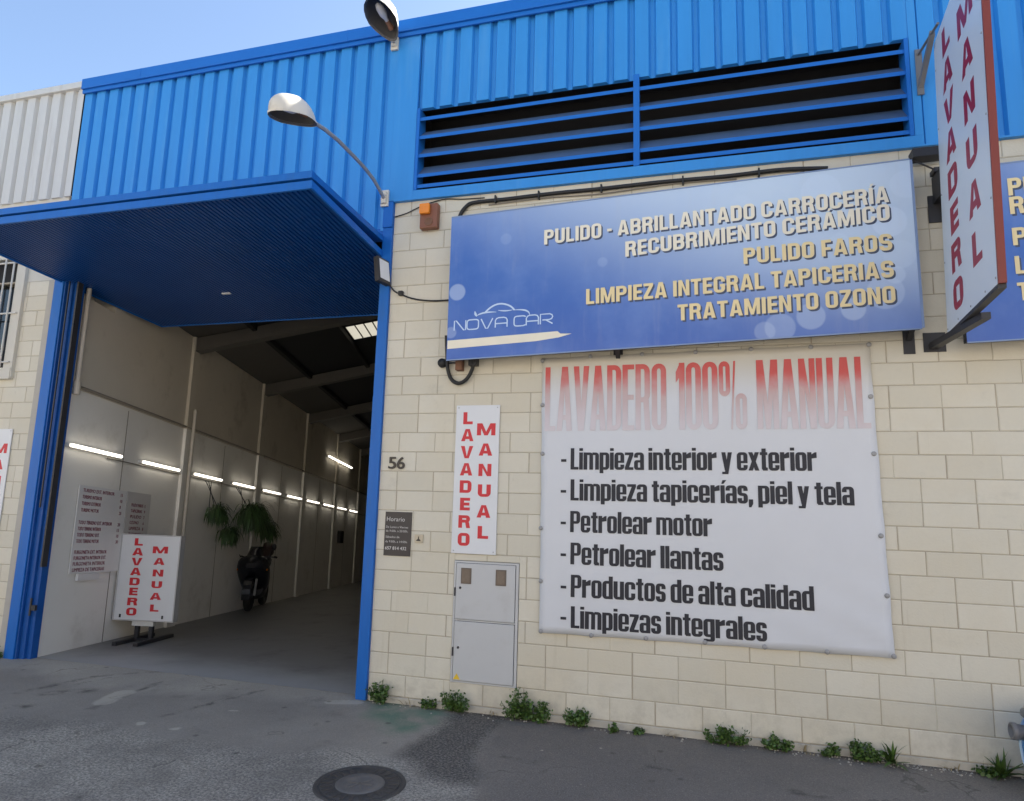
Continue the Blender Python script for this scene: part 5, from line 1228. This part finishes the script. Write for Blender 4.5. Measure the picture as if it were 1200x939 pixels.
loft([(.52, .92, .12, .06), (.66, .96, .16, .10), (.90, .93, .15, .10), (1.05, .86, .10, .06)], M['moto_body'], 'tank')
loft([(.98, .86, .12, .04), (1.2, .82, .15, .05), (1.45, .88, .14, .06), (1.75, .95, .10, .05), (1.9, .98, .05, .03)], M['rubber'], 'seat')
loft([(.55, .42, .18, .14), (.8, .38, .20, .18), (1.1, .40, .17, .16)], M['dark_metal'], 'engine')
loft([(1.1, .30, .06, .05), (1.3, .38, .07, .06), (1.85, .55, .07, .07)], M['grey_metal'], 'exhaust')
loft([(1.60, 1.08, .10, .10), (1.66, 1.16, .13, .16), (1.80, 1.18, .13, .16), (1.88, 1.14, .10, .12)], M['moto_red'], 'top_box')
q = MB()
vv = []
for i in range(5):
    for j in range(5):
        u = -1 + i / 2; v = j / 4; vv.append(bp_(.34 + .20 * v + .08 * u * u, u * (.17 - .05 * v), 1.0 + .24 * v))
q.add(vv, [(i * 5 + j, (i + 1) * 5 + j, (i + 1) * 5 + j + 1, i * 5 + j + 1) for i in range(4) for j in range(4)], True)
wsn = NT('smoked_windscreen'); wsn.b.inputs['Base Color'].default_value = (.02, .02, .025, 1); wsn.b.inputs['Roughness'].default_value = .08
ws_ = q.build('windscreen', wsn.m, mt); md = ws_.modifiers.new('thickness', 'SOLIDIFY'); md.thickness = .004
for sg in (-1, 1):
    mx = Matrix.Translation(bp_(.185, sg * .085, .895)) @ (-BD).to_track_quat('Z', 'Y').to_matrix().to_4x4()
    q = MB(); q.lathe([(.062, -.02), (.06, .012), (.045, .024), (0, .03)], mx, 14); q.build('headlight', M['moto_glass'], mt)
    q = MB(); q.tube([bp_(.40, sg * .10, 1.0), bp_(.42, sg * .24, 1.05), bp_(.52, sg * .40, 1.03)], .014, 8); q.build('handlebar', M['dark_metal'], mt)
    q = MB(); q.tube([bp_(.44, sg * .38, 1.04), bp_(.53, sg * .40, 1.03)], .022, 8); q.build('grip', M['rubber'], mt)
    q = MB(); q.tube([bp_(.40, sg * .27, 1.05), bp_(.34, sg * .34, 1.20)], .007, 6)
    mx = Matrix.Translation(bp_(.33, sg * .375, 1.235)) @ (-BD).to_track_quat('Z', 'Y').to_matrix().to_4x4() @ Matrix.Diagonal((1.0, 1.5, 1, 1)) @ Matrix.Rotation(0, 4, 'Z')
    q.lathe([(.03, -.02), (.048, -.005), (.045, .02), (0, .035)], mx, 12); q.build('mirror', M['dark_metal'], mt)
    mx = Matrix.Translation(bp_(.30, sg * .27, .80)) @ (-BD).to_track_quat('Z', 'Y').to_matrix().to_4x4()
    q = MB(); q.lathe([(.02, -.05), (.025, .0), (.015, .02), (0, .025)], mx, 10); q.build('indicator', M['orange'], mt)

# ================================================================== STREET DETAILS
mhx, mhy = -4.11, -1.80
mh = thing('manhole_cover', (mhx, mhy, GZ), 'round cast iron manhole cover set in the asphalt', 'manhole')
T0 = Matrix.Translation((mhx, mhy, GZ)) @ Matrix.Diagonal((.9, .9, .8, 1))
q = MB(); q.lathe([(.355, .001), (.35, .012), (.315, .012), (.312, .006)], T0, 48, cap=False); q.build('ring', M['iron'], mh)
q = MB(); q.lathe([(.308, .002), (.306, .010), (.20, .010), (.195, .007), (0, .007)], T0, 48, cap=False)
for k in range(24):
    a = k * math.pi / 12
    q.box(-.045, -.012, .010, .045, .012, .015, T0 @ Matrix.Rotation(a, 4, 'Z') @ Matrix.Translation((.255, 0, 0)))
q.build('cover', M['iron'], mh)
q = MB(); q.lathe([(.19, .0072), (.188, .011), (.12, .011), (.115, .009), (0, .009)], T0, 40, cap=False)
for k in range(6): q.box(-.05, -.006, .009, .05, .006, .0135, T0 @ Matrix.Rotation(k * math.pi / 3, 4, 'Z') @ Matrix.Translation((.06, 0, 0)))
q.build('centre_plate', M['iron_worn'], mh)

def weed(x, y, wid, hei, n, label, spiky=False, seed=1):
    rn = random.Random(seed); mb = MB(); b0 = Vector((x, y, GZ)); n = int(n * 1.5); wid *= 1.08; hei *= rn.uniform(1.0, 1.25)
    if spiky:
        for i in range(n):
            an = rn.uniform(math.pi, 2 * math.pi) if rn.random() < .8 else rn.uniform(0, math.pi); el = rn.uniform(.25, 1.4)
            d = Vector((math.cos(an) * math.cos(el), min(0.1, math.sin(an) * math.cos(el)), math.sin(el)))
            leaf_strip(mb, b0 + Vector((rn.uniform(-.03, .03), rn.uniform(-.02, 0), .005)), d, rn.uniform(.5, 1.1) * max(hei, wid / 2), rn.uniform(.018, .034), rn.uniform(.05, .25), 5)
    else:
        ns = max(5, int(n / 16)); 
        for s_ in range(ns):
            an = rn.uniform(0, 2 * math.pi); rr_ = rn.random() ** .5
            top = b0 + Vector((math.cos(an) * rr_ * wid / 2, -0.03 + min(.02, math.sin(an) * rr_ * .10), hei * rn.uniform(.45, 1.0) * (1 - .45 * rr_ ** 2)))
            foot = b0 + Vector((math.cos(an) * rr_ * wid * .28, math.sin(an) * rr_ * .02, 0))
            mb.tube([foot, (foot + top) / 2 + Vector((0, 0, .012)), top], .0022, 4, False)
            for k in range(16):
                c = foot.lerp(top, rn.uniform(.25, 1.0)) + Vector((rn.gauss(0, .018), rn.gauss(0, .014), rn.gauss(0, .012)))
                c.z = max(c.z, GZ + .006); c.y = min(c.y, -.028)
                d = Vector((rn.gauss(0, 1), rn.gauss(-.3, .8), rn.gauss(.25, .6))).normalized(); sd_ = d.cross(Vector((rn.gauss(0, 1), rn.gauss(0, 1), rn.gauss(0, 1)))).normalized()
                L = rn.uniform(.014, .036); W_ = L * .42
                mb.add([c - d * L * .5, c - d * L * .1 + sd_ * W_, c + d * L * .25 + sd_ * W_ * .7, c + d * L * .6, c + d * L * .25 - sd_ * W_ * .7, c - d * L * .1 - sd_ * W_], [(0, 1, 2, 3, 4, 5)])
    o = mb.build('weed', M['weed']); tag(o, label, 'weed', 'weeds along the foot of the wall'); return o
weed(-4.83, -.05, .27, .19, 280, 'largest green weed, at the foot of the right door post', seed=2)
weed(-4.31, -.05, .16, .11, 120, 'small weed between the door-post weed and the one under the cupboard', seed=3)
weed(-4.06, -.05, .32, .20, 360, 'bushy weed under the left corner of the meter cupboard', seed=4)
weed(-3.45, -.05, .34, .25, 420, 'tall leafy weed just right of the meter cupboard', seed=5)
weed(-3.22, -.05, .24, .16, 200, 'low weed squeezed between two taller ones right of the cupboard', seed=6)
weed(-2.88, -.05, .28, .20, 300, 'bushy weed below the left corner of the banner', seed=7)
weed(-2.57, -.05, .09, .07, 60, 'tiny weed sprig below the left part of the banner', seed=8)
weed(-2.34, -.05, .06, .05, 40, 'tiniest weed sprig below the banner', seed=18)
weed(-1.60, -.05, .36, .16, 360, 'low spreading weed below the middle of the banner', seed=9)
weed(-1.20, -.05, .22, .12, 200, 'small round weed below the right part of the banner', seed=10)
weed(-.79, -.05, .16, .10, 120, 'small weed left of the broad clump near the banner corner', seed=11)
weed(-.55, -.05, .30, .15, 320, 'broad weed clump near the lower right corner of the banner', seed=12)
weed(-.35, -.06, .22, .20, 16, 'upright spiky weed with long leaves beside the broad clump', True, 13)
weed(.40, -.06, .36, .19, 26, 'dark spiky weed by the blue drum at the right edge', True, 14)
weed(.30, -.05, .20, .08, 110, 'flat weed mat left of the dark spiky weed', seed=16)
weed(-9.80, -.06, .14, .10, 80, 'small weed at the foot of the left door post', seed=15)

rn = random.Random(21); mb = MB()
for i in range(260):
    x = rn.uniform(-4.9, 1.2) if rn.random() < .5 else rn.gauss(-.35, .35); y = -.03 - abs(rn.gauss(0, .07)); r_ = rn.uniform(.003, .011)
    vv = [Vector((x + r_ * rn.uniform(.6, 1.2) * math.cos(k * 1.256), y + r_ * rn.uniform(.6, 1.2) * math.sin(k * 1.256), GZ + .001)) for k in range(5)]
    tp_ = [Vector((v.x * .5 + x * .5, v.y * .5 + y * .5, GZ + r_ * .9)) for v in vv]
    mb.add(vv + tp_, [(k, (k + 1) % 5, 5 + (k + 1) % 5, 5 + k) for k in range(5)] + [(5, 6, 7, 8, 9)])
tag(mb.build('gravel', mat('pale_grit', (.38, .36, .32), .9, 0, .35, 30)), 'loose pale grit swept against the foot of the cream wall', 'gravel', None, 'stuff')

M['dry'] = leaf_mat('dry_leaf', (0.30, 0.24, 0.12))
for i, (x, wd_, hh, lb) in enumerate(((-4.55, .12, .10, 'dry straw-coloured tuft between the door post and the cupboard'), (-3.72, .16, .07, 'flat dry tuft directly under the meter cupboard'), (-2.05, .14, .09, 'dry tuft alone under the middle of the banner'), (-.98, .12, .12, 'dry upright tuft between two green weeds near the banner corner'), (.08, .16, .08, 'dry tuft on the grit left of the blue drum'))):
    rn = random.Random(40 + i); mb = MB()
    for k in range(14):
        an = rn.uniform(math.pi, 2 * math.pi); el = rn.uniform(.2, 1.3)
        leaf_strip(mb, Vector((x + rn.gauss(0, wd_ * .25), -.03, GZ + .003)), Vector((math.cos(an) * math.cos(el), min(0, math.sin(an) * math.cos(el)), math.sin(el))), rn.uniform(.5, 1.1) * hh, rn.uniform(.004, .010), rn.uniform(.1, .4), 4)
    tag(mb.build('weed', M['dry']), lb, 'weed', 'weeds along the foot of the wall')

# blue drum at the right edge
bd_ = thing('blue_drum', (.70, -.42, GZ), 'rounded blue plastic drum with grey spout, cut off by the right edge', 'drum')
T1 = Matrix.Translation((.70, -.42, GZ))
q = MB(); q.lathe([(.14, .04), (.20, .07), (.245, .14), (.275, .24), (.285, .34), (.275, .44), (.25, .50), (.22, .53)], T1, 36); q.build('body', M['blue_plastic'], bd_)
q = MB(); q.lathe([(.145, .0), (.16, .03), (.16, .045), (.14, .045)], T1, 30); q.build('base', M['grey_plastic'], bd_)
q = MB(); q.lathe([(.225, .525), (.262, .53), (.262, .56), (.20, .60), (.10, .63), (0, .64)], T1, 36); q.build('lid', M['grey_plastic'], bd_)
mx = Matrix.Translation((.70, -.42, .36)) @ Matrix.Rotation(R(-90 + 2), 4, 'Y') @ Matrix.Rotation(R(0), 4, 'X')
q = MB(); q.lathe([(.05, .25), (.052, .31), (.060, .315), (.060, .345), (.045, .35), (.04, .30), (0, .30)], mx, 18); q.build('spout', M['grey_plastic'], bd_)
q = MB()
for k in range(2):
    a = R(178 + 14 * k); pts = [T1 @ Vector((math.cos(a) * r_, math.sin(a) * r_, h_)) for r_, h_ in ((.205, .07), (.249, .14), (.279, .24), (.289, .34), (.279, .44))]
    q.tube(pts, .012, 8)
q.build('rib', M['light_blue'], bd_)
